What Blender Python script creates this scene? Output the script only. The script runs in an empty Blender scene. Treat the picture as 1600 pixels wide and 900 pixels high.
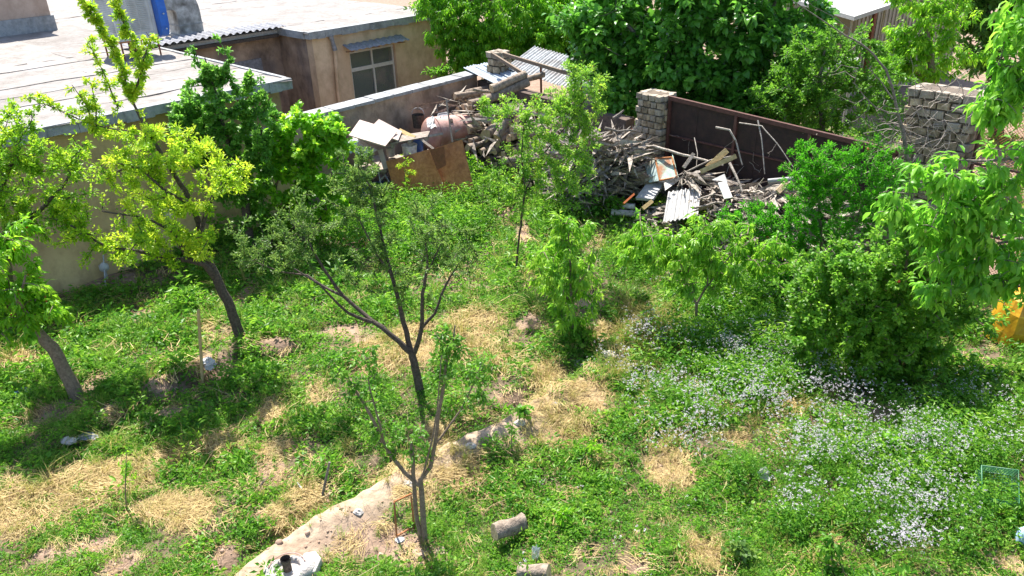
import bpy, math, random
import numpy as np
from mathutils import Vector, Matrix, Euler
random.seed(7); rng = np.random.default_rng(7)
S = bpy.context.scene; COL = S.collection
# ---------------------------------------------------------------- camera
F = 1208.; CH = 6.0; TH = math.radians(27); RO = math.radians(2.0)
fw = np.array([0, math.cos(TH), -math.sin(TH)]); r0 = np.array([1., 0, 0]); u0 = np.cross(r0, fw)
rt = math.cos(RO)*r0 - math.sin(RO)*u0; up = np.cross(rt, fw); CP = np.array([0, 0, CH])
cam = bpy.data.cameras.new('camera'); camo = bpy.data.objects.new('camera', cam); COL.objects.link(camo)
cam.sensor_width = 36; cam.lens = 36*F/1600; cam.clip_end = 1000
camo.matrix_world = Matrix(((rt[0], up[0], -fw[0], 0), (rt[1], up[1], -fw[1], 0), (rt[2], up[2], -fw[2], CH), (0, 0, 0, 1)))
S.camera = camo
# ---------------------------------------------------------------- light
SUN_EL, SUN_AZ = 60.0, -20.0
w = bpy.data.worlds.new('World'); S.world = w; w.use_nodes = True
nt = w.node_tree; bg = nt.nodes['Background']; sk = nt.nodes.new('ShaderNodeTexSky')
sk.sky_type = 'NISHITA'; sk.sun_disc = False; sk.sun_elevation = math.radians(SUN_EL); sk.sun_rotation = math.radians(SUN_AZ)
nt.links.new(sk.outputs[0], bg.inputs[0]); bg.inputs[1].default_value = 0.12
sl = bpy.data.lights.new('sun', 'SUN'); sl.energy = 5.0; sl.angle = math.radians(0.5); sl.color = (1, .96, .89)
so = bpy.data.objects.new('sun', sl); COL.objects.link(so)
el, az = math.radians(SUN_EL), math.radians(SUN_AZ)
sd = Vector((math.sin(az)*math.cos(el), math.cos(az)*math.cos(el), math.sin(el)))
so.rotation_euler = sd.to_track_quat('Z', 'Y').to_euler()
S.view_settings.view_transform = 'Standard'; S.view_settings.look = 'None'; S.view_settings.exposure = 1.35; S.view_settings.gamma = 1
S.cycles.max_bounces = 7; S.cycles.diffuse_bounces = 4; S.cycles.transmission_bounces = 4; S.cycles.transparent_max_bounces = 6
# ---------------------------------------------------------------- pixel -> place
def ray(x, y): return (x-800)*rt-(y-450)*up+F*fw
def Z(x, y, z=0.0):
    d = ray(x, y); return CP+d*(z-CH)/d[2]
def AY(x, y, Y):
    d = ray(x, y); return CP+d*Y/d[1]
def PL(x, y, p, n):
    d = ray(x, y); n = np.array(n, float); return CP+d*(np.dot(np.array(p, float)-CP, n)/np.dot(d, n))
# ---------------------------------------------------------------- noise
def h2(ix, iy, s=0):
    n = np.sin(ix*127.1+iy*311.7+s*74.7)*43758.5453
    return n-np.floor(n)
def vn(x, y, s=0):
    ix, iy = np.floor(x), np.floor(y); fx, fy = x-ix, y-iy; fx = fx*fx*(3-2*fx); fy = fy*fy*(3-2*fy)
    return (h2(ix, iy, s)*(1-fx)+h2(ix+1, iy, s)*fx)*(1-fy)+(h2(ix, iy+1, s)*(1-fx)+h2(ix+1, iy+1, s)*fx)*fy
def fbm(x, y, s=0, o=4):
    t = 0; a = .5
    for i in range(o): t = t+a*vn(x*2**i+i*17.3, y*2**i-i*9.1, s+i); a *= .5
    return t/(1-.5**o)
# ---------------------------------------------------------------- materials
def streak(m, dark=.55, sc=(.9, .9, .6)):
    n = m.node_tree.nodes; l = m.node_tree.links; b = n['Principled BSDF']; src_ = b.inputs['Base Color'].links[0].from_socket
    g = n.new('ShaderNodeNewGeometry'); mp = n.new('ShaderNodeMapping'); mp.inputs['Scale'].default_value = sc; l.new(g.outputs['Position'], mp.inputs[0]); nz = n.new('ShaderNodeTexNoise'); nz.inputs['Scale'].default_value = 2.4; nz.inputs['Detail'].default_value = 8; nz.inputs['Roughness'].default_value = .7; l.new(mp.outputs[0], nz.inputs[0])
    cr = n.new('ShaderNodeValToRGB'); cr.color_ramp.elements[0].position = .36; cr.color_ramp.elements[1].position = .56; cr.color_ramp.elements[0].color = (dark, dark*.97, dark*.93, 1); cr.color_ramp.elements[1].color = (1, 1, 1, 1); l.new(nz.outputs[0], cr.inputs[0])
    mx = n.new('ShaderNodeMix'); mx.data_type = 'RGBA'; mx.blend_type = 'MULTIPLY'; mx.inputs[0].default_value = 1; l.new(src_, mx.inputs[6]); l.new(cr.outputs[0], mx.inputs[7]); l.new(mx.outputs[2], b.inputs['Base Color']); return m
def mat(name, c1, c2=None, rough=.8, scale=8, metal=0, bump=.3, bscale=None, c3=None, spec=.4, obj_rand=0, detail=6, dist=None, squeeze=(.35, .65)):
    m = bpy.data.materials.new(name); m.use_nodes = True; n = m.node_tree.nodes; l = m.node_tree.links
    b = n['Principled BSDF']; b.inputs['Roughness'].default_value = rough; b.inputs['Metallic'].default_value = metal
    b.inputs['Specular IOR Level'].default_value = spec
    tc = n.new('ShaderNodeTexCoord'); geo = n.new('ShaderNodeNewGeometry')
    src = geo.outputs['Position'] if dist is None else tc.outputs['Object']
    mp = n.new('ShaderNodeMapping'); l.new(src, mp.inputs[0])
    if dist is not None: mp.inputs['Scale'].default_value = dist
    nz = n.new('ShaderNodeTexNoise'); nz.inputs['Scale'].default_value = scale; nz.inputs['Detail'].default_value = detail; nz.inputs['Roughness'].default_value = .65
    l.new(mp.outputs[0], nz.inputs[0])
    cr = n.new('ShaderNodeValToRGB'); l.new(nz.outputs[0], cr.inputs[0])
    cr.color_ramp.elements[0].position = squeeze[0]; cr.color_ramp.elements[1].position = squeeze[1]
    cr.color_ramp.elements[0].color = (*c1, 1); cr.color_ramp.elements[1].color = (*(c2 or c1), 1)
    col = cr.outputs[0]
    if c3:
        n2 = n.new('ShaderNodeTexNoise'); n2.inputs['Scale'].default_value = scale*.22; n2.inputs['Detail'].default_value = 5; l.new(mp.outputs[0], n2.inputs[0])
        r2 = n.new('ShaderNodeValToRGB'); r2.color_ramp.elements[0].position = .5; r2.color_ramp.elements[1].position = .66; l.new(n2.outputs[0], r2.inputs[0])
        mx = n.new('ShaderNodeMix'); mx.data_type = 'RGBA'; l.new(r2.outputs[0], mx.inputs[0]); l.new(col, mx.inputs[6]); mx.inputs[7].default_value = (*c3, 1); col = mx.outputs[2]
    if obj_rand:
        oi = n.new('ShaderNodeObjectInfo'); mr = n.new('ShaderNodeMapRange'); l.new(oi.outputs['Random'], mr.inputs[0])
        mr.inputs[3].default_value = 1-obj_rand; mr.inputs[4].default_value = 1+obj_rand
        hs = n.new('ShaderNodeHueSaturation'); l.new(mr.outputs[0], hs.inputs['Value']); l.new(col, hs.inputs['Color']); col = hs.outputs[0]
    l.new(col, b.inputs['Base Color'])
    if bump:
        nb = n.new('ShaderNodeTexNoise'); nb.inputs['Scale'].default_value = bscale or scale*3; nb.inputs['Detail'].default_value = 6; l.new(mp.outputs[0], nb.inputs[0])
        bp = n.new('ShaderNodeBump'); bp.inputs['Strength'].default_value = bump; bp.inputs['Distance'].default_value = .02; l.new(nb.outputs[0], bp.inputs['Height']); l.new(bp.outputs[0], b.inputs['Normal'])
    return m
def leafmat(name, cols, trans=.45, rough=.42, sat=1.35, inst=0.0):
    """cols: list of colours spread over the per-leaf random value"""
    m = bpy.data.materials.new(name); m.use_nodes = True; n = m.node_tree.nodes; l = m.node_tree.links
    b = n['Principled BSDF']; b.inputs['Roughness'].default_value = rough; b.inputs['Specular IOR Level'].default_value = .28
    at = n.new('ShaderNodeAttribute'); at.attribute_name = 'lv'
    fac = at.outputs['Fac']
    if inst:
        oi = n.new('ShaderNodeObjectInfo'); ma = n.new('ShaderNodeMix'); ma.inputs[0].default_value = inst
        l.new(fac, ma.inputs[2]); l.new(oi.outputs['Random'], ma.inputs[3]); fac = ma.outputs[0]
    cr = n.new('ShaderNodeValToRGB'); l.new(fac, cr.inputs[0]); e = cr.color_ramp.elements
    while len(e) < len(cols): e.new(.5)
    for i, c in enumerate(cols): e[i].position = i/(len(cols)-1); e[i].color = (*c, 1)
    l.new(cr.outputs[0], b.inputs['Base Color'])
    tr = n.new('ShaderNodeBsdfTranslucent'); hs = n.new('ShaderNodeHueSaturation'); hs.inputs['Hue'].default_value = .497; hs.inputs['Saturation'].default_value = 1.0; hs.inputs['Value'].default_value = sat*1.5
    l.new(cr.outputs[0], hs.inputs['Color']); l.new(hs.outputs[0], tr.inputs[0])
    ms = n.new('ShaderNodeMixShader'); ms.inputs[0].default_value = trans; l.new(b.outputs[0], ms.inputs[1]); l.new(tr.outputs[0], ms.inputs[2])
    l.new(ms.outputs[0], n['Material Output'].inputs[0]); return m
bark_dark = mat('bark_dark', (.045, .034, .026), (.12, .09, .07), .9, 30, bump=.8)
bark_brown = mat('bark_brown', (.14, .10, .07), (.27, .20, .14), .85, 30, bump=.6)
bark_grey = mat('bark_grey', (.10, .085, .07), (.25, .21, .17), .9, 30, bump=.6)
twig_pale = mat('twig_pale', (.19, .155, .125), (.44, .38, .32), .9, 20, bump=.5, obj_rand=.35)
wood_log = mat('log_bark', (.13, .10, .075), (.32, .25, .19), .95, 14, bump=.9, obj_rand=.3)
wood_cut = mat('log_cut_end', (.38, .26, .15), (.55, .40, .25), .9, 12, bump=.4, obj_rand=.2)
plaster_olive = mat('plaster_olive', (.46, .33, .16), (.56, .41, .21), .95, 1.6, bump=.25, bscale=25, c3=(.36, .24, .13))
plaster_tan = mat('plaster_tan', (.56, .40, .25), (.68, .50, .33), .95, 1.8, bump=.25, bscale=25, c3=(.55, .38, .24))  # lighter tan carries the bounced light on the facade in its colour
plaster_grey = mat('plaster_grey', (.34, .24, .17), (.48, .35, .25), .95, 3, bump=.5, bscale=20, c3=(.20, .16, .14))
plaster_pink = mat('plaster_pink', (.42, .30, .23), (.5, .37, .29), .95, 2, bump=.3, bscale=20)
roof_white = mat('roof_sheet_paint', (.19, .168, .15), (.275, .25, .23), .85, 8, bump=1.0, bscale=10, c3=(.27, .25, .235), obj_rand=.12)
coping_m = mat('pale_coping', (.25, .26, .27), (.36, .36, .355), .8, 9, bump=.4)
concrete = mat('concrete', (.34, .30, .27), (.50, .46, .42), .9, 14, bump=.8)
steel_brown = mat('brown_steel', (.022, .012, .010), (.045, .022, .018), .7, 6, bump=.2)
steel_frame = mat('red_brown_frame', (.075, .03, .022), (.12, .05, .04), .6, 12, bump=.2)
rust = mat('rust', (.34, .13, .045), (.50, .22, .085), .85, 14, bump=.4, c3=(.28, .11, .05))
rust_dark = mat('rust_dark', (.16, .055, .025), (.26, .09, .04), .85, 14, bump=.4)
tank_m = mat('tank_primer', (.44, .25, .21), (.54, .34, .29), .7, 7, bump=.2, c3=(.30, .13, .09))
ply_pink = mat('pale_board', (.42, .32, .27), (.50, .40, .35), .8, 5, bump=.2)
plank_m = mat('plank', (.40, .27, .11), (.52, .38, .18), .8, 12, bump=.3)
board_grey = mat('weathered_board', (.22, .18, .14), (.36, .30, .25), .9, 12, bump=.5)
white_p = mat('white_paint', (.33, .32, .305), (.42, .41, .395), .6, 10, bump=.2)
white_dirty = mat('dirty_white', (.5, .46, .40), (.78, .75, .72), .7, 18, bump=.4)
galv = mat('galvanised', (.24, .28, .32), (.36, .40, .44), .5, 6, metal=.1, bump=.1)
galv_dirty = mat('galvanised_dirty', (.22, .22, .22), (.42, .43, .44), .6, 9, metal=0, bump=.2, c3=(.22, .2, .19))
duct_m = mat('duct_stained', (.34, .33, .31), (.55, .54, .52), .6, 8, bump=.15, c3=(.10, .09, .08))
blue_m = mat('blue_enamel', (.015, .09, .38), (.02, .13, .5), .4, 5, bump=.05)
cool_m = mat('cooler_grey', (.50, .51, .50), (.60, .60, .58), .5, 5, bump=.05, c3=(.42, .42, .40))
cab_green = mat('faded_green_enamel', (.25, .36, .28), (.42, .52, .42), .6, 16, bump=.2, c3=(.38, .17, .08))
cab_blue = mat('pale_blue_enamel', (.42, .55, .55), (.6, .7, .68), .6, 10, bump=.1, c3=(.4, .3, .2))
yellow_m = mat('yellow_tarp', (.40, .19, .01), (.55, .30, .015), .5, 9, bump=.6, bscale=8)  # orange darkened so the colour itself puts the bundle in shade
green_pl = mat('green_plastic', (.02, .11, .045), (.03, .15, .06), .4, 5, bump=0)
pale_blue = mat('pale_blue_plastic', (.35, .48, .75), (.45, .58, .82), .35, 5, bump=.05)
dark_blue = mat('blue_plastic', (.02, .06, .2), (.04, .12, .35), .4, 12, bump=.3)
frame_white = mat('window_frame_paint', (.5, .47, .42), (.62, .59, .53), .6, 12, bump=.1)
lead_grey = mat('grey_sheet', (.14, .14, .15), (.28, .28, .30), .6, 12, bump=.4)
stone_m = mat('rough_brick', (.17, .13, .085), (.38, .30, .20), .95, 9, bump=.8, obj_rand=.35)
stone_pale = mat('pale_rough_brick', (.22, .185, .14), (.38, .32, .25), .95, 9, bump=.8, obj_rand=.3)
mortar = mat('mud_mortar', (.09, .07, .05), (.15, .115, .085), .95, 9, bump=.5)
rock_m = mat('pale_rock', (.5, .42, .34), (.68, .6, .5), .9, 8, bump=.6)
curtain = mat('curtain_green', (.17, .20, .14), (.24, .27, .19), .8, 20, bump=.1)
dark_room = mat('screen_and_room_dark', (.10, .095, .085), (.15, .14, .13), .7, 8, bump=.05)
orange_m = mat('orange_plastic', (.4, .10, .03), (.5, .16, .05), .5, 8, bump=.1)
red_m = mat('red_fruit', (.45, .02, .015), (.55, .05, .03), .3, 8, bump=0)
apple_m = mat('green_fruit', (.3, .42, .08), (.4, .5, .12), .4, 8, bump=0)
brown_wall = mat('beige_cladding', (.34, .28, .2), (.42, .35, .26), .7, 4, bump=.1)
shaded_mud = mat('mud_wall_in_shade', (.07, .05, .04), (.14, .10, .08), .95, 12, bump=.8)  # mud of the street wall, its shade put into the dark colour
for m_, d_ in ((plaster_tan, .74), (plaster_grey, .55), (plaster_olive, .66), (plaster_pink, .78), (coping_m, .6), (duct_m, .5), (cool_m, .8)): streak(m_, d_)
streak(roof_white, .74, (.5, .5, .5)); streak(rust, .8, (3, 3, 1)); streak(tank_m, .75, (3, 3, 1))
def glass_mat(name, col, rough=.08, alpha=.35):
    m = bpy.data.materials.new(name); m.use_nodes = True; b = m.node_tree.nodes['Principled BSDF']
    b.inputs['Base Color'].default_value = (*col, 1); b.inputs['Roughness'].default_value = rough; b.inputs['Alpha'].default_value = alpha; return m
glass = glass_mat('window_glass', (.2, .22, .2), .08, .35)
clear_pl = glass_mat('clear_plastic', (.6, .63, .65), .15, .5)
bag_pl = glass_mat('white_bag_plastic', (.5, .5, .5), .35, .8)
# ---------------------------------------------------------------- mesh helpers
def tag(o, label=None, cat=None, group=None, kind=None):
    if label: o['label'] = label
    if cat: o['category'] = cat
    if group: o['group'] = group
    if kind: o['kind'] = kind
    return o
def empty(name, loc, label, cat, group=None):
    o = bpy.data.objects.new(name, None); COL.objects.link(o); o.location = Vector(loc); o.empty_display_size = .2
    return tag(o, label, cat, group)
class MB:
    def __init__(s): s.v = []; s.f = []; s.m = []; s.sm = []
    def add(s, vs, fs, mi=0, smooth=False):
        b = len(s.v); s.v += [tuple(map(float, v)) for v in vs]; s.f += [tuple(b+i for i in f) for f in fs]; s.m += [mi]*len(fs); s.sm += [smooth]*len(fs); return s
    def hexa(s, p, mi=0):   # p: 8 points, bottom 4 then top 4
        return s.add(p, [(3, 2, 1, 0), (4, 5, 6, 7), (0, 1, 5, 4), (1, 2, 6, 5), (2, 3, 7, 6), (3, 0, 4, 7)], mi)
    def box(s, c, a, b, d, mi=0):  # centre and three half vectors
        c, a, b, d = [np.array(q, float) for q in (c, a, b, d)]
        return s.hexa([c-a-b-d, c+a-b-d, c+a+b-d, c-a+b-d, c-a-b+d, c+a-b+d, c+a+b+d, c-a+b+d], mi)
    def aabb(s, x0, x1, y0, y1, z0, z1, mi=0):
        return s.box(((x0+x1)/2, (y0+y1)/2, (z0+z1)/2), ((x1-x0)/2, 0, 0), (0, (y1-y0)/2, 0), (0, 0, (z1-z0)/2), mi)
    def slab(s, q, th, mi=0):      # four corner points, thickened downwards along the normal
        q = [np.array(p, float) for p in q]; n = np.cross(q[1]-q[0], q[3]-q[0]); n /= np.linalg.norm(n)
        if n[2] < 0: n = -n
        return s.hexa([p-n*th for p in q]+q, mi)
    def tube(s, pts, rad, sides=7, mi=0, cap=True, capmi=None):
        pts = np.array(pts, float); n = len(pts); rad = np.broadcast_to(np.array(rad, float), (n,))
        tg = np.gradient(pts, axis=0); tg /= (np.linalg.norm(tg, axis=1)[:, None]+1e-9)
        ref = np.array([0, 0, 1.]) if abs(tg[0][2]) < .8 else np.array([1., 0, 0])
        vs = []
        for i in range(n):
            a = np.cross(tg[i], ref); a /= np.linalg.norm(a)+1e-9; b = np.cross(tg[i], a)
            for k in range(sides):
                th = 2*math.pi*k/sides; vs.append(pts[i]+rad[i]*(math.cos(th)*a+math.sin(th)*b))
        fs = []
        for i in range(n-1):
            for k in range(sides):
                k2 = (k+1) % sides; fs.append((i*sides+k, i*sides+k2, (i+1)*sides+k2, (i+1)*sides+k))
        s.add(vs, fs, mi, True)
        if cap:
            s.add(vs[:sides], [tuple(range(sides))], mi if capmi is None else capmi); s.add(vs[-sides:], [tuple(range(sides))[::-1]], mi if capmi is None else capmi)
        return s
    def build(s, name, mats, parent=None, bevel=0, link=True):
        me = bpy.data.meshes.new(name); me.from_pydata(s.v, [], s.f)
        mats = mats if isinstance(mats, (list, tuple)) else [mats]
        for m in mats: me.materials.append(m)
        me.polygons.foreach_set('material_index', s.m); me.polygons.foreach_set('use_smooth', s.sm); me.update()
        o = bpy.data.objects.new(name, me)
        if link: COL.objects.link(o)
        if parent is not None: setparent(o, parent)
        if bevel:
            bv = o.modifiers.new('bevel', 'BEVEL'); bv.width = bevel; bv.segments = 2; bv.limit_method = 'ANGLE'
        return o
def setparent(o, p):
    """parent with world placement kept; things are never rotated, parts one level down likewise"""
    o.parent = p
    if p.parent is None: o.matrix_parent_inverse = Matrix.Translation(-p.location)
def quick(name, build, mats, label, cat, group=None, kind=None, bevel=0):
    """a thing that is one mesh, origin moved to its base"""
    o = build.build(name, mats, None, bevel); c = np.array(build.v); b = Vector((c[:, 0].mean(), c[:, 1].mean(), c[:, 2].min()))
    o.data.transform(Matrix.Translation(-b)); o.location = b
    return tag(o, label, cat, group, kind)
# ---------------------------------------------------------------- ground shape and cover masks (world metres)
def gpts(l): return [np.array(Z(x, y)[:2]) for x, y in l]
def seg_d(x, y, poly):
    """distance to polyline, signed side (left positive) and running parameter"""
    best = np.full(x.shape, 1e9); side = np.zeros(x.shape)
    for a, b in zip(poly[:-1], poly[1:]):
        d = b-a; L2 = d@d; t = np.clip(((x-a[0])*d[0]+(y-a[1])*d[1])/L2, 0, 1)
        ex, ey = x-a[0]-t*d[0], y-a[1]-t*d[1]; dd = np.hypot(ex, ey); sgn = np.sign(d[0]*ey-d[1]*ex)
        m = dd < best; best = np.where(m, dd, best); side = np.where(m, sgn, side)
    return best, side
berm = gpts([(330, 960), (420, 885), (500, 830), (575, 790), (640, 745), (720, 705), (800, 668), (850, 640), (910, 605), (950, 565), (985, 530)])
gully = gpts([(120, 680), (215, 622), (270, 595), (330, 570), (385, 548), (440, 545)])
def ell(l):
    out = []
    for x, y, rx, ry in l:
        c = Z(x, y); a = Z(x+rx, y); b = Z(x, y-ry); out.append((c[0], c[1], abs(a[0]-c[0]), max(.12, abs(b[1]-c[1]))))
    return out
STRAW = ell([(40, 790, 90, 45), (110, 765, 70, 40), (190, 745, 60, 35), (265, 712, 60, 22), (340, 690, 40, 16), (425, 640, 30, 24), (250, 790, 45, 25), (455, 800, 45, 26),
  (480, 770, 30, 30), (610, 560, 65, 28), (660, 540, 60, 35), (735, 515, 55, 38), (700, 745, 70, 34), (650, 770, 60, 30), (925, 635, 40, 24), (870, 680, 55, 22), (845, 650, 24, 24), (1045, 735, 36, 34), (1095, 860, 45, 36),
  (495, 615, 22, 14), (860, 580, 24, 32), (675, 680, 40, 18), (20, 566, 30, 8), (590, 745, 22, 16), (1300, 850, 22, 12), (300, 790, 30, 30), (430, 700, 24, 18), (20, 455, 40, 8), (1150, 690, 20, 8), (950, 520, 30, 14), (1240, 640, 20, 8), (780, 560, 30, 20), (30, 815, 40, 12)])
DIRT = ell([(300, 800, 30, 16), (140, 850, 40, 14), (410, 800, 24, 14), (230, 790, 26, 14), (540, 520, 45, 15), (570, 530, 22, 14), (210, 495, 24, 12), (385, 460, 14, 28), (250, 608, 55, 14), (330, 578, 50, 12), (430, 545, 40, 12), (100, 650, 60, 18), (930, 470, 60, 16), (985, 480, 30, 16),
  (820, 370, 14, 24), (790, 340, 20, 12), (540, 850, 110, 40), (640, 860, 60, 34), (75, 860, 28, 24), (190, 880, 26, 22), (345, 865, 30, 28), (1585, 880, 40, 26), (418, 740, 24, 40), (800, 625, 34, 12), (1550, 500, 60, 30), (260, 640, 50, 10),
  (170, 650, 30, 14), (900, 500, 50, 12), (680, 690, 50, 14), (740, 450, 30, 10), (560, 380, 30, 14), (100, 440, 120, 12), (1370, 640, 80, 12), (500, 770, 30, 20), (150, 600, 20, 20), (950, 800, 16, 10), (1000, 880, 20, 14), (1250, 420, 40, 20), (830, 500, 30, 18)])
FLOW = ell([(1060, 690, 70, 40), (1000, 620, 50, 40), (1200, 540, 120, 40), (1150, 470, 60, 30), (1140, 590, 130, 50), (1230, 480, 100, 50), (1260, 600, 90, 60), (1180, 650, 120, 40), (1300, 720, 120, 50), (1400, 790, 110, 50), (1080, 640, 80, 50), (1480, 640, 90, 30), (1430, 720, 90, 40), (1560, 700, 50, 60), (1290, 800, 100, 30), (1410, 870, 60, 20), (1020, 560, 60, 30)])
def emask(x, y, E_, soft=.45, wob=.35, s=3):
    wx = (fbm(x*1.7, y*1.7, s)-.5)*2*wob; v = np.zeros(x.shape)
    for cx, cy, rx, ry in E_:
        d = np.hypot((x-cx)/rx, (y-cy)/ry)+wx*1.4
        v = np.maximum(v, np.clip((1.12-d)/soft, 0, 1))
    return v
# plan directions of the houses and fence
e_ = np.array([.71, .70]); e_ /= np.linalg.norm(e_); n_ = np.array([-e_[1], e_[0]])
fA = np.array([-.7, 19.95]); fB = np.array([2.67, 15.8]); fu = (np.array([6.4, 12.0])-fA); fu /= np.linalg.norm(fu); fn = np.array([-fu[1], fu[0]])  # fn points to the street
if fn[0] < 0: fn = -fn
def fdist(x, y): return (x-fA[0])*fn[0]+(y-fA[1])*fn[1]      # >0 = street side
def hgt(x, y):
    x = np.asarray(x, float); y = np.asarray(y, float)
    near = np.clip(1.2-np.hypot(x, y-10)/30, 0, 1)
    z = near*((fbm(x*.5, y*.5, 5)-.5)*.22+(fbm(x*2.2, y*2.2, 9)-.5)*.09)
    d, sd_ = seg_d(x, y, berm)
    pr = np.where(sd_ < 0, np.exp(-(d/.42)**2), np.exp(-(d/.14)**2))
    z = z+.19*pr+.02*np.exp(-(d/.3)**2)*(fbm(x*7, y*7, 2)-.5)*4.5
    z = z-.20*np.exp(-((d-.30)/.15)**2)*(sd_ > 0)
    d2, s2 = seg_d(x, y, gully); z = z+.12*np.exp(-(d2/.22)**2)-.12*np.exp(-((d2-.3)/.15)**2)*(s2 < 0)
    # mounds under the heaps by the fence
    for (cx, cy, r, h) in ((1.0, 16.4, 1.4, .5), (3.9, 14.0, 1.1, .35), (5.0, 13.1, .9, .35)):
        z = z+h*np.exp(-((x-cx)**2+(y-cy)**2)/r**2)
    return z
def H1(x, y): return float(hgt(np.array([x]), np.array([y]))[0])
def G(x, y):
    p = Z(x, y); 
    for _ in range(3): p = Z(x, y, H1(p[0], p[1]))
    return p
def axis(lo, hi, a, b, st):
    c = np.arange(a, b+1e-6, st); k = np.geomspace(st, hi-b, 18); return np.concatenate([(a-np.geomspace(st, a-lo, 18))[::-1], c, b+k])
gx = axis(-300, 300, -10.5, 11, .075); gy = axis(-60, 500, 3.6, 21, .075)
X, Y_ = np.meshgrid(gx, gy); Hh = hgt(X, Y_)
nx, ny = len(gx), len(gy); vv = np.stack([X.ravel(), Y_.ravel(), Hh.ravel()], 1)
ii = np.arange(ny-1)[:, None]*nx+np.arange(nx-1)[None]; q = np.stack([ii, ii+1, ii+nx+1, ii+nx], -1).reshape(-1, 4)
def fastmesh(name, v, f, k, attrs=None, smooth=False):
    me = bpy.data.meshes.new(name); me.vertices.add(len(v)); me.vertices.foreach_set('co', np.ascontiguousarray(v, dtype=np.float32).ravel())
    me.loops.add(f.size); me.loops.foreach_set('vertex_index', np.ascontiguousarray(f, dtype=np.int32).ravel())
    nf = f.size//k; me.polygons.add(nf); me.polygons.foreach_set('loop_start', np.arange(0, f.size, k, dtype=np.int32))
    me.polygons.foreach_set('use_smooth', np.full(nf, smooth)); me.update(calc_edges=True)
    for an, av in (attrs or {}).items():
        a = me.attributes.new(an, 'FLOAT', 'POINT'); a.data.foreach_set('value', np.ascontiguousarray(av, dtype=np.float32).ravel())
    return me
strawm = emask(X, Y_, STRAW); dirtm = emask(X, Y_, DIRT, s=11)
db, sb = seg_d(X, Y_, berm); bermm = np.clip(1.3-np.abs(db/(.26+.24*fbm(X*2.1, Y_*2.1, 61))), 0, 1)*(np.where(sb < 0, 1, db < .12))*np.clip((8.0-Y_)/.8+.35+.9*(fbm(X*3, Y_*3, 8)-.5), 0, 1)
street = np.clip(fdist(X, Y_)*2, 0, 1)
gme = fastmesh('ground', vv, q, 4, {'straw': strawm, 'dirt': np.maximum(dirtm, street), 'berm': bermm}, True)
ground = bpy.data.objects.new('ground', gme); COL.objects.link(ground); tag(ground, kind='structure')
gm = mat('ground_soil', (.18, .115, .078), (.30, .205, .145), .95, 5, bump=1.0, bscale=22); gme.materials.append(gm)
n = gm.node_tree.nodes; l = gm.node_tree.links; b = n['Principled BSDF']; base = b.inputs['Base Color'].links[0].from_socket
def attr(nm): a = n.new('ShaderNodeAttribute'); a.attribute_name = nm; return a.outputs['Fac']
def mixc(f, a, c2, c2b=None, sc=30):
    mx = n.new('ShaderNodeMix'); mx.data_type = 'RGBA'; l.new(f, mx.inputs[0]); l.new(a, mx.inputs[6])
    if c2b:
        nz = n.new('ShaderNodeTexNoise'); nz.inputs['Scale'].default_value = sc; nz.inputs['Detail'].default_value = 6; g = n.new('ShaderNodeNewGeometry'); l.new(g.outputs['Position'], nz.inputs[0])
        cr = n.new('ShaderNodeValToRGB'); cr.color_ramp.elements[0].position = .38; cr.color_ramp.elements[1].position = .62; cr.color_ramp.elements[0].color = (*c2, 1); cr.color_ramp.elements[1].color = (*c2b, 1); l.new(nz.outputs[0], cr.inputs[0]); l.new(cr.outputs[0], mx.inputs[7])
    else: mx.inputs[7].default_value = (*c2, 1)
    return mx.outputs[2]
inv = n.new('ShaderNodeMath'); inv.operation = 'SUBTRACT'; inv.inputs[0].default_value = 1; l.new(attr('dirt'), inv.inputs[1])
c = mixc(inv.outputs[0], base, (.075, .06, .03), (.16, .11, .07), 9)
c = mixc(attr('straw'), c, (.20, .13, .06), (.36, .26, .13), 25)
c = mixc(attr('berm'), c, (.28, .20, .135), (.41, .31, .215), 9)
l.new(c, b.inputs['Base Color'])
# ---------------------------------------------------------------- leaves
TPL = {
 'small': (np.array([(0, 0, 0), (.45, -.5, .1), (1, 0, -.05), (.45, .5, .1)]), np.array([(0, 1, 2), (0, 2, 3)])),
 'long': (np.array([(0, 0, 0), (.4, -.5, .08), (.5, 0, .05), (.4, .5, .08), (1, 0, -.22)]), np.array([(0, 1, 2), (0, 2, 3), (1, 4, 2), (2, 4, 3)])),
 'big': (np.array([(0, 0, 0), (.3, -.46, .09), (.3, 0, .04), (.3, .46, .09), (.65, -.40, .04), (.65, 0, 0), (.65, .40, .04), (1, 0, -.2)]),
         np.array([(0, 1, 2), (0, 2, 3), (1, 4, 5), (1, 5, 2), (2, 5, 6), (2, 6, 3), (4, 7, 5), (5, 7, 6)])),
}
def frames(d, nr):
    d = d/(np.linalg.norm(d, axis=1)[:, None]+1e-9); s_ = np.cross(nr, d); s_ /= (np.linalg.norm(s_, axis=1)[:, None]+1e-9); return d, s_, np.cross(d, s_)
def leafgeo(pos, d, nr, L, W, tpl):
    d, s_, n2 = frames(d, nr); tv, tf = TPL[tpl]
    v = pos[:, None]+L[:, None, None]*tv[None, :, 0:1]*d[:, None]+W[:, None, None]*tv[None, :, 1:2]*s_[:, None]+L[:, None, None]*tv[None, :, 2:3]*n2[:, None]
    f = tf[None]+(np.arange(len(pos))*len(tv))[:, None, None]
    return v.reshape(-1, 3), f.reshape(-1, 3), len(tv)
def leafobj(name, pos, d, nr, L, W, tpl, m, parent=None, lv=None):
    v, f, k = leafgeo(pos, d, nr, L, W, tpl); lv = rng.random(len(pos)) if lv is None else lv
    me = fastmesh(name, v, f, 3, {'lv': np.repeat(lv, k)}, tpl == 'big'); me.materials.append(m)
    o = bpy.data.objects.new(name, me); COL.objects.link(o)
    if parent: setparent(o, parent)
    return o
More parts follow.
